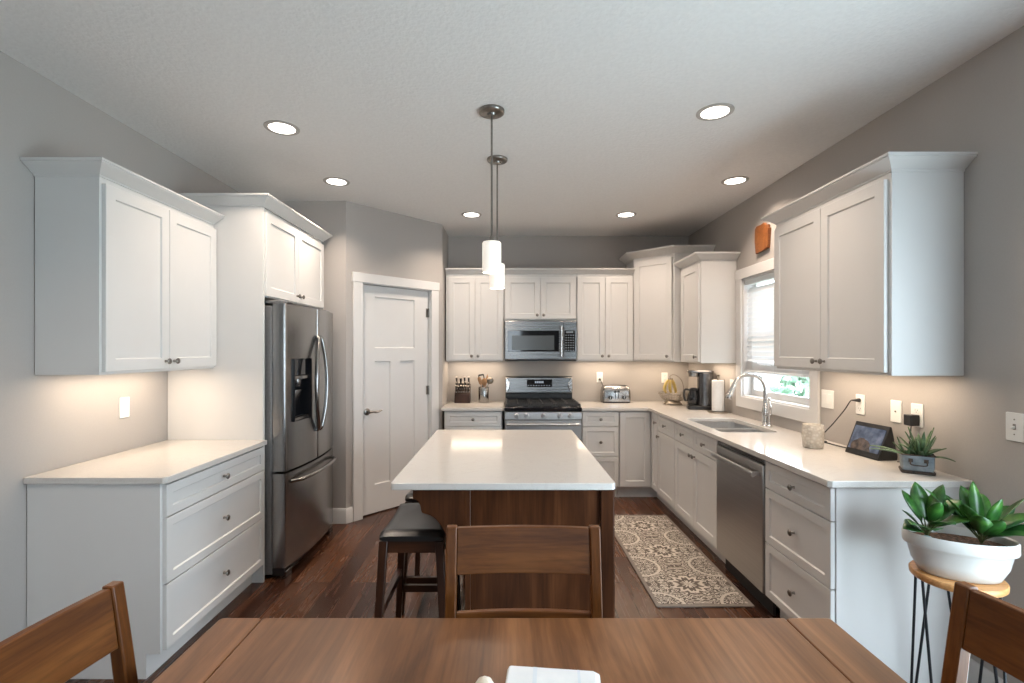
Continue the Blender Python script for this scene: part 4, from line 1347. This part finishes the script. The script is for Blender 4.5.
# ------------------------------------------------------------------ leaves helper
def blade(mb, base, az, L_, w_, lift, droop, fold=0.25, n=9, prof=None, twist=0.0):
    """a leaf: midrib arcs outwards from base; two halves fold up along it"""
    d_ = Vector((cos(az), sin(az), 0))
    s_ = Vector((-sin(az), cos(az), 0))
    rows = []
    for i in range(n + 1):
        k = i / n
        p = Vector(base) + d_ * (L_ * k * (1 - 0.15 * k * droop)) + Vector((0, 0, lift * k - droop * L_ * k * k * 0.6))
        ww = w_ * (prof(k) if prof else (sin(pi * min(1, k ** 0.75)) ** 0.9))
        sd_ = (s_ + Vector((0, 0, twist))).normalized()
        up = Vector((0, 0, 1)) * fold * ww
        rows.append((p - sd_ * ww + up, p, p + sd_ * ww + up))
    V = [[mb.v(a) for a in r_] for r_ in rows]
    for i in range(n):
        for j in range(2):
            mb.f([V[i][j], V[i][j + 1], V[i + 1][j + 1], V[i + 1][j]])

# tin planter with aloe
tp = thing('tin_planter', 'small blue-grey tin box planter with spiky aloe on the counter end', 'planter', (1.922, 2.305, 0.9155), -33)
mb = MB()
tw, td, th = 0.060, 0.050, 0.086
def RL(i, z): return [(x_, y_, z) for x_, y_ in rrect(-tw + i, tw - i, -td + i, td - i, 0.010, 3)]
mb.rings([RL(0.003, 0.014), RL(0.0, 0.04), RL(0.0, th), RL(0.003, th), RL(0.003, 0.03)])
mb.build('tin_box', M['tin'], tp)
mb = MB(); mb.rings([RL(0.0, 0.0), RL(-0.003, 0.003), RL(-0.003, 0.012), RL(0.0, 0.0139)]); mb.build('base_rim', M['tinrust'], tp)
mb = MB(); mb.tube([Vector(p) for p in RL(-0.001, th)], 0.003, 6, closed=True); mb.build('top_rim', M['tinrust'], tp)
mb = MB(); mb.tube(curve_pts([(-0.028, -td - .003, 0.060), (-0.030, -td - .014, 0.052), (-0.026, -td - .016, 0.044), (0.0, -td - .016, 0.042), (0.026, -td - .016, 0.044), (0.030, -td - .014, 0.052), (0.028, -td - .003, 0.060)], 5), 0.0028, 8)
mb.box(-0.036, -0.020, -td - .003, -td + .0, 0.054, 0.070); mb.box(0.020, 0.036, -td - .003, -td + .0, 0.054, 0.070)
mb.build('handle', M['tinrust'], tp)
mb = MB(); mb.rings([RL(0.004, 0.06), RL(0.004, 0.076)]); mb.build('soil', M['soil'], tp)
mb = MB()
rnd = random.Random(11)
pf = lambda k: (0.55 + 0.6 * k - 1.15 * k ** 2.2) if k < 1 else 0.0
def aloe(mb, base, n, L0, w0, lift0):
    for i in range(n):
        az = i * 2.4 + rnd.uniform(-.3, .3)
        q = i / n
        blade(mb, (base[0] + 0.01 * cos(az), base[1] + 0.01 * sin(az), base[2]), az, L0 * (0.35 + 0.65 * q), w0 * rnd.uniform(.85, 1.1), lift0 * (1.15 - 0.75 * q), 0.12 + 0.25 * q, 0.5, 7, pf)
aloe(mb, (0.015, 0.0, 0.073), 17, 0.105, 0.016, 0.125)
aloe(mb, (-0.035, 0.01, 0.073), 9, 0.07, 0.010, 0.08)
blade(mb, (-0.04, -0.01, 0.075), R(168), 0.15, 0.016, 0.06, 0.35, 0.4, 8, pf)
blade(mb, (-0.03, -0.02, 0.075), R(195), 0.16, 0.015, 0.05, 0.25, 0.4, 8, pf)
blade(mb, (0.04, -0.02, 0.075), R(-12), 0.10, 0.013, 0.03, 0.55, 0.4, 8, pf)
mb.build('aloe', M['aloe'], tp, smooth=60, solid=0.004)

# ------------------------------------------------------------------ plant stand + planter with two plants
PSX, PSY, PSH = 1.722, 1.882, 0.632
ps = thing('plant_stand', 'round wooden plant stand on black hairpin legs', 'plant stand', (PSX, PSY, 0))
MB().lathe([(0.137, PSH - .026), (0.142, PSH - .021), (0.143, PSH - .005), (0.139, PSH), (0.0, PSH)], seg=56).build('stand_top', M['stand'], ps, smooth=50)
for k in range(4):
    a = R(30 + 90 * k)
    b_ = []
    e1, e2 = a - 0.60, a + 0.60
    r0, r1 = 0.124, 0.142
    p0 = Vector((r0 * cos(e1), r0 * sin(e1), PSH - .027)); p1 = Vector((r0 * cos(e2), r0 * sin(e2), PSH - .027))
    q_ = Vector((r1 * cos(a), r1 * sin(a), 0.006))
    tt = Vector((-sin(a), cos(a), 0)) * 0.012
    MB().tube([p0, q_ - tt + Vector((0, 0, .02)), q_ - tt * .5, q_ + tt * .5, q_ + tt + Vector((0, 0, .02)), p1], 0.0048, 8).build('hairpin_leg', M['wire'], ps)
pl = thing('oval_planter', 'oval white ceramic planter with two leafy green plants on the stand', 'planter', (PSX - 0.004, PSY - 0.012, PSH + .0005), -24)
mb = MB()
SXX, SYY = 0.94, 0.57
mb.lathe([(0.118, 0.0), (0.130, 0.004), (0.155, 0.05), (0.167, 0.100), (0.172, 0.103), (0.181, 0.107), (0.184, 0.115), (0.1835, 0.147), (0.179, 0.153), (0.172, 0.149), (0.165, 0.10), (0.155, 0.07)], seg=64, sx=SXX, sy=SYY, cap1=False)
mb.build('pot', M['ceramic'], pl, smooth=45)
mb = MB()
mb.lathe([(0.13, 0.09), (0.167, 0.124), (0.10, 0.131), (0.0, 0.133)], seg=48, sx=SXX, sy=SYY)
mb.build('soil', M['soil'], pl)
rnd = random.Random(21)
def leafy(base, spec):
    mb = MB()
    st = MB()
    for (az, L_, w_, lift, droop, z0) in spec:
        az = R(az)
        b0 = Vector(base)
        L_ *= 0.88; w_ *= 0.92
        p1 = b0 + Vector((cos(az) * 0.018, sin(az) * 0.018, z0))
        st.tube([b0, (b0 + p1) / 2 + Vector((0, 0, 0.004)), p1 + Vector((cos(az), sin(az), 0)) * L_ * .12 + Vector((0, 0, lift * .12))], [0.0035, 0.003, 0.002], 6)
        blade(mb, p1, az, L_, w_, lift, droop, 0.32, 10, lambda k: (sin(pi * min(1, k ** 0.82)) ** 0.8) if 0 < k < 1 else 0.02, rnd.uniform(-.45, .45))
    f_ = mb.build('plant_foliage', M['leaf'], pl, smooth=70, solid=0.0012)
    st.build('stalks', M['leafstem'], f_)
Z0 = 0.131
leafy((-0.095, 0.0, Z0), [
    (205, 0.085, 0.034, 0.045, 0.30, 0.02), (165, 0.07, 0.034, 0.07, 0.35, 0.03), (130, 0.09, 0.032, 0.12, 0.3, 0.05), (95, 0.10, 0.034, 0.14, 0.25, 0.06),
    (60, 0.12, 0.036, 0.12, 0.3, 0.05), (20, 0.13, 0.036, 0.12, 0.4, 0.05), (-20, 0.13, 0.038, 0.08, 0.45, 0.04), (-60, 0.11, 0.040, 0.06, 0.35, 0.045),
    (-95, 0.11, 0.040, 0.05, 0.40, 0.03), (-130, 0.12, 0.034, 0.06, 0.4, 0.03), (-75, 0.07, 0.030, 0.10, 0.1, 0.06), (150, 0.07, 0.030, 0.10, 0.2, 0.06), (40, 0.08, 0.030, 0.13, 0.1, 0.07), (-150, 0.10, 0.032, 0.03, 0.3, 0.02)])
leafy((0.065, -0.005, Z0), [
    (175, 0.10, 0.032, 0.13, 0.2, 0.04), (140, 0.15, 0.034, 0.15, 0.35, 0.04), (105, 0.10, 0.032, 0.15, 0.2, 0.05), (70, 0.15, 0.032, 0.13, 0.3, 0.05),
    (35, 0.17, 0.032, 0.12, 0.35, 0.04), (10, 0.18, 0.034, 0.11, 0.30, 0.04), (-15, 0.18, 0.036, 0.08, 0.25, 0.03), (-40, 0.16, 0.036, 0.07, 0.30, 0.03),
    (-75, 0.10, 0.036, 0.10, 0.25, 0.03), (-110, 0.10, 0.036, 0.11, 0.35, 0.035), (-140, 0.09, 0.034, 0.12, 0.2, 0.045), (-60, 0.06, 0.030, 0.14, 0.1, 0.05), (90, 0.06, 0.026, 0.16, 0.1, 0.06), (-5, 0.12, 0.030, 0.15, 0.15, 0.05), (160, 0.17, 0.022, 0.17, 0.3, 0.03)])
mb = MB(); mb.lathe([(0.004, -0.012), (0.012, -0.009), (0.016, 0.0), (0.012, 0.009), (0.004, 0.012)], seg=16, sx=1.2)
pb = mb.build('pebble', M['pebble'], pl, smooth=80)
pb.location = (-0.112, -0.055, 0.139)

# ------------------------------------------------------------------ knife block with knives
kb = thing('knife_block', 'dark wood knife block full of knives beside the pantry wall', 'knife block', (-0.480, 5.375, 0.9155), 0)
mb = MB()
mb.hexa([(-0.085, -0.05, 0), (0.085, -0.05, 0), (0.085, 0.075, 0), (-0.085, 0.075, 0)],
        [(-0.083, -0.035, 0.095), (0.083, -0.035, 0.095), (0.083, 0.085, 0.205), (-0.083, 0.085, 0.205)])
mb.build('wooden_block', M['block'], kb, 0.004)
nk_ = 0
for row, (yy, zz, n, hl, hr) in enumerate(((-0.016, 0.1130, 6, 0.080, 0.008), (0.020, 0.1460, 5, 0.085, 0.009), (0.056, 0.1790, 4, 0.105, 0.0105))):
    for i in range(n):
        x_ = -0.066 + 0.132 * (i / (n - 1))
        where = (('front', 'lowest'), ('middle', 'middle'), ('back', 'tallest'))[row]
        k = thing('knife', 'black-handled knife in the %s row of the knife block' % where[1], 'knife', (-0.480 + x_, 5.375 + yy, 0.9155 + zz), 0, 'knives in the %s row of the block' % where[1])
        dv = Vector((0, -0.52, 0.85)).normalized()
        L1 = hl * rnd.uniform(.92, 1.08)
        mb = MB()
        base_ = Vector((0, 0, 0.004))
        mb.tube([base_, base_ + dv * L1 * .1, base_ + dv * L1 * .5, base_ + dv * L1 * .9, base_ + dv * L1], [hr * .9, hr, hr * .85, hr * 1.1, hr * .7], 8)
        mb.build('handle', M['black'], k)
        MB().tube([base_ - dv * 0.002, base_ + dv * 0.010], hr * 1.15, 8).build('bolster', M['sinksteel'], k)
        MB().tube([base_ + dv * (L1 - .004), base_ + dv * (L1 + .004)], hr * 1.05, 8).build('end_cap', M['nickel'], k)

# ------------------------------------------------------------------ utensil crock
uc = thing('utensil_crock', 'brushed steel utensil crock beside the knife block', 'crock', (-0.250, 5.385, 0.9155))
MB().lathe([(0.055, 0.0), (0.057, 0.003), (0.057, 0.168), (0.055, 0.171), (0.0535, 0.168), (0.0535, 0.008), (0.0, 0.006)], seg=32).build('steel_cylinder', M['steelz'], uc)
def utensil(name, label, foot, top, m, head):
    u_ = thing(name, label, name.replace('_', ' '), (-0.250, 5.385, 0.9155))
    a, b = Vector(foot), Vector(top)
    MB().tube([a, (a + b) / 2, b], [0.006, 0.0055, 0.005], 8).build('shaft', m[0], u_)
    d_ = (b - a).normalized()
    sd_ = Vector((1, 0, 0)) - d_ * d_.x
    sd_.normalize()
    nn = d_.cross(sd_)
    Mx = Matrix.Identity(4)
    for i in range(3):
        Mx[i][0], Mx[i][1], Mx[i][2], Mx[i][3] = sd_[i], nn[i], d_[i], b[i]
    mb = MB(Mx)
    head(mb)
    mb.build('head', m[1], u_, smooth=50)
def h_slot(mb):
    mb.M = mb.M @ Matrix(((1, 0, 0, 0), (0, 0, 1, 0), (0, 1, 0, 0), (0, 0, 0, 1)))
    mb.plate_holes(rrect(-0.033, 0.033, -0.004, 0.085, 0.012, 4), [rrect(-0.022, 0.022, 0.014, 0.068, 0.006, 3)[::-1]], -0.002, 0.002)
def h_spoon(mb):
    mb.lathe([(0.004, -0.004), (0.022, 0.012), (0.03, 0.035), (0.03, 0.055), (0.02, 0.075), (0.003, 0.085)], seg=20, sy=0.28)
def h_paddle(mb):
    mb.lathe([(0.006, -0.004), (0.016, 0.01), (0.02, 0.05), (0.018, 0.075), (0.006, 0.085)], seg=16, sy=0.2)
def h_ladle(mb):
    mb.lathe([(0.003, -0.002), (0.03, 0.012), (0.039, 0.035), (0.035, 0.06), (0.018, 0.072), (0.002, 0.075)], seg=20, sy=0.7)
utensil('spatula', 'black slotted spatula standing in the utensil crock', (0.015, 0.022, 0.01), (-0.018, 0.024, 0.225), (M['black'], M['black']), h_slot)
utensil('wooden_spoon', 'brown wooden spoon with round bowl in the utensil crock', (-0.012, -0.020, 0.01), (0.004, -0.022, 0.185), (M['spoon'], M['spoon']), h_spoon)
utensil('wooden_paddle', 'slim wooden paddle leaning out toward the knife block', (0.022, -0.038, 0.01), (-0.028, -0.036, 0.20), (M['spoon'], M['spoon']), h_paddle)
utensil('ladle', 'dark ladle leaning out of the utensil crock toward the range', (-0.03, 0.0, 0.01), (0.055, 0.0, 0.205), (M['bronze'], M['bronze']), h_ladle)
utensil('turner', 'thin pointed turner standing tallest in the utensil crock', (-0.005, 0.040, 0.01), (0.030, 0.044, 0.235), (M['spoon'], M['spoon']), lambda mb: mb.lathe([(0.005, -0.003), (0.012, 0.01), (0.009, 0.05), (0.001, 0.075)], seg=12, sy=0.3))

# ------------------------------------------------------------------ toaster
ts = thing('toaster', 'four-slice stainless toaster on the counter beside the range', 'toaster', (1.198, 5.42, 0.9155))
mb = MB()
def TL(i, z, r): return [(x_, y_, z) for x_, y_ in rrect(-0.152 + i, 0.152 - i, -0.085 + i, 0.085 - i, r, 5)]
mb.rings([TL(0.0, 0.014, 0.02), TL(-0.002, 0.05, 0.03), TL(0.0, 0.13, 0.035), TL(0.008, 0.165, 0.035), TL(0.024, 0.184, 0.03), TL(0.045, 0.188, 0.02)])
mb.build('toaster_shell', M['steelx'], ts, smooth=60)
mb = MB(); mb.rings([TL(0.004, 0.0, 0.02), TL(0.002, 0.0135, 0.02)]); mb.build('base', M['black'], ts)
for yy in (-0.025, 0.025):
    for x0 in (-0.11, 0.01):
        MB().box(x0, x0 + 0.10, yy - 0.013, yy + 0.013, 0.186, 0.1895).build('slot', M['black'], ts)
for x0 in (-0.075, 0.075):
    mb = MB(); mb.lathe([(0.022, 0.0), (0.020, -0.014), (0.0, -0.016)], (x0, -0.086, 0.06), 'y', 20)
    kn = mb.build('dial', M['black'], ts)
    MB().box(x0 - .003, x0 + .003, -0.106, -0.1015, 0.045, 0.075).build('dial_grip', M['chrome'], kn)
for x0 in (-0.018, 0.018):
    MB().box(x0 - .003, x0 + .003, -0.0885, -0.085, 0.05, 0.14).build('lever_slot', M['black'], ts)
    MB().box(x0 - .012, x0 + .012, -0.104, -0.0885, 0.118, 0.13).build('lever', M['black'], ts, 0.003)
attach(MB().tube(curve_pts([(1.046, 5.506, 1.1605), (1.05, 5.49, 1.155), (1.075, 5.513, 1.10), (1.10, 5.52, 1.0), (1.10, 5.516, 0.95), (1.11, 5.50, 0.935)], 8), 0.0035, 8).build('power_cord', M['black']), ts)
attach(MB().tube([(1.046, 5.5215, 1.1605), (1.046, 5.505, 1.1605), (1.049, 5.492, 1.156)], [0.013, 0.012, 0.006], 12).build('power_plug', M['black']), ts)

# ------------------------------------------------------------------ fruit bowl with banana hook
BX, BY = 1.775, 5.245
fb = thing('fruit_bowl', 'wire fruit bowl with a tall banana hook on the corner counter', 'fruit bowl', (BX, BY, 0.9155))
mb = MB()
for k in range(7):
    q = k / 6
    r_ = 0.070 + 0.082 * (q ** 0.7)
    z_ = 0.034 + 0.085 * q ** 1.4
    mb.tube([(r_ * cos(a), r_ * sin(a), z_) for a in [2 * pi * j / 40 for j in range(40)]], 0.0022 if k < 6 else 0.0036, 6, closed=True)
for j in range(28):
    a = 2 * pi * j / 28
    mb.tube([((0.070 + 0.082 * (q ** 0.7)) * cos(a), (0.070 + 0.082 * (q ** 0.7)) * sin(a), 0.034 + 0.085 * q ** 1.4) for q in (0, .15, .4, .7, 1.0)], 0.0016, 5)
mb.tube([(0.07 * cos(a) * t_, 0.07 * sin(a) * t_, 0.034) for a, t_ in [(2 * pi * j / 36, 1) for j in range(36)]], 0.0022, 6, closed=True)
for j in range(7):
    x_ = -0.06 + 0.02 * j
    l_ = math.sqrt(0.07 ** 2 - x_ * x_)
    mb.tube([(x_, -l_, 0.034), (x_, l_, 0.034)], 0.0016, 5)
mb.build('wire_bowl', M['bronze'], fb)
mb = MB()
mb.lathe([(0.098, 0.0), (0.100, 0.004), (0.096, 0.012), (0.082, 0.018), (0.075, 0.030), (0.068, 0.034), (0.066, 0.028), (0.076, 0.012), (0.085, 0.0)], seg=40, cap0=False, cap1=False)
mb.build('foot_ring', M['bronze'], fb)
mb = MB()
mb.tube(curve_pts([(0.12, 0.06, 0.0985), (0.135, 0.065, 0.16), (0.115, 0.05, 0.235), (0.06, 0.02, 0.292), (0.0, -0.01, 0.312), (-0.035, -0.02, 0.300), (-0.04, -0.02, 0.285), (-0.03, -0.02, 0.278)], 6), 0.0035, 8)
mb.build('banana_hook', M['bronze'], fb)
for i, (a0, ya, lab) in enumerate(((-0.060, -0.022, 'yellow banana hanging from the hook, nearest the range'), (-0.022, -0.030, 'yellow banana in the middle of the hanging bunch'), (0.020, -0.018, 'yellow banana hanging from the hook, nearest the coffee maker'))):
    bn = thing('banana', lab, 'banana', (BX, BY, 0.9155), 0, 'bananas on the hook')
    s0 = Vector((-0.034 + 0.018 * (i - 1), -0.02, 0.268))
    pts_ = curve_pts([s0, s0 + Vector((a0 * .25, ya * .3, -0.022)), s0 + Vector((a0 * .7, ya, -0.06)), s0 + Vector((a0 + .006, ya * 1.1, -0.105)), s0 + Vector((a0 * .9 + .018, ya * .9, -0.145))], 5)
    nn = len(pts_)
    MB().tube(pts_, [0.005 if j < 3 else (0.0175 * math.sqrt(max(0.06, 1 - ((j - nn * .55) / (nn * .5)) ** 2))) for j in range(nn)], 8).build('peel', M['banana'], bn, smooth=30)
    MB().tube([s0 + Vector((0, 0, .006)), pts_[0], pts_[2]], [0.006, 0.0058, 0.0053], 8).build('stalk', M['bananatip'], bn)

# ------------------------------------------------------------------ coffee maker
cm = thing('coffee_maker', 'black and steel drip coffee maker beside the paper towels', 'coffee maker', (1.895, 4.80, 0.9155), -104)
# front of the machine is local -y
MB().prism(rrect(-0.085, 0.085, -0.125, 0.11, 0.02, 4), 'z', 0.0, 0.035).build('base', M['black'], cm, 0.003)
mb = MB()
tower = rrect(-0.085, 0.085, -0.030, 0.11, 0.05, 7)
mb.prism(tower, 'z', 0.0355, 0.355)
mb.build('water_tower', noisy('dark_steel_wrap', (0.10, 0.10, 0.105), (0.13, 0.13, 0.135), 30, 0.22, Metallic=0.85), cm, 0.004)
MB().prism(rrect(-0.087, 0.087, -0.125, 0.112, 0.03, 5), 'z', 0.3555, 0.375).build('lid', M['steeldark'], cm, 0.004)
MB().prism(rrect(-0.075, 0.075, -0.118, -0.031, 0.03, 5), 'z', 0.315, 0.355).build('brew_head', M['nickel'], cm, 0.006)
MB().lathe([(0.058, 0.0), (0.060, 0.004), (0.055, 0.008), (0.0, 0.009)], (0, -0.065, 0.0352), 'z', 24).build('warming_plate', M['iron'], cm)
ca = MB().lathe([(0.045, 0.0445), (0.058, 0.055), (0.064, 0.09), (0.060, 0.13), (0.045, 0.165), (0.042, 0.18), (0.039, 0.18), (0.042, 0.165), (0.057, 0.13), (0.061, 0.09), (0.055, 0.058), (0.0, 0.05)], (0, -0.065, 0), 'z', 28).build('carafe', M['blackgloss'], cm)
MB().lathe([(0.046, 0.181), (0.047, 0.195), (0.03, 0.205), (0.0, 0.206)], (0, -0.065, 0), 'z', 24).build('carafe_lid', M['black'], ca)
mb = MB(); mb.tube(curve_pts([(0, -0.108, 0.185), (0, -0.145, 0.185), (0, -0.155, 0.14), (0, -0.145, 0.085), (0, -0.128, 0.075)], 5), 0.010, 10); mb.build('carafe_handle', M['black'], ca)

# ------------------------------------------------------------------ paper towel holder
pt_ = thing('paper_towel_holder', 'upright paper towel roll on a dark steel stand beside the coffee maker', 'paper towel holder', (1.945, 4.525, 0.9155))
MB().lathe([(0.088, 0.0), (0.090, 0.004), (0.086, 0.010), (0.02, 0.013), (0.0, 0.013)], seg=36).build('stand_base', M['bronze'], pt_)
MB().lathe([(0.007, 0.013), (0.007, 0.325), (0.012, 0.332), (0.012, 0.345), (0.0, 0.350)], seg=14).build('pole', M['bronze'], pt_)
MB().lathe([(0.020, 0.016), (0.052, 0.016), (0.053, 0.02), (0.053, 0.292), (0.052, 0.296), (0.020, 0.296), (0.019, 0.29), (0.019, 0.02)], seg=40, cap0=False, cap1=False).build('paper_roll', M['paper'], pt_)
mb = MB(); mb.tube([(0.07, 0.02, 0.012), (0.07, 0.02, 0.27), (0.066, 0.018, 0.30)], 0.004, 8); mb.build('tension_arm', M['bronze'], pt_)

# ------------------------------------------------------------------ wooden board on the wall
wb = thing('wooden_wall_board', 'orange-brown wooden cutout board hung high above the window', 'wall decor', (XR - 0.0005, 3.86, 2.385), -90)
mb = MB()
# local x runs towards the camera; outline in (x, z)
outl = [(-0.135, -0.118), (-0.150, -0.02), (-0.146, 0.085), (-0.120, 0.105), (-0.05, 0.100), (-0.01, 0.108), (0.015, 0.086), (0.045, 0.080), (0.05, 0.055), (0.065, 0.05), (0.045, -0.10), (0.0, -0.108)]
mb.prism(outl, 'y', -0.024, 0.0)
mb.build('board_panel', M['board'], wb, 0.003)
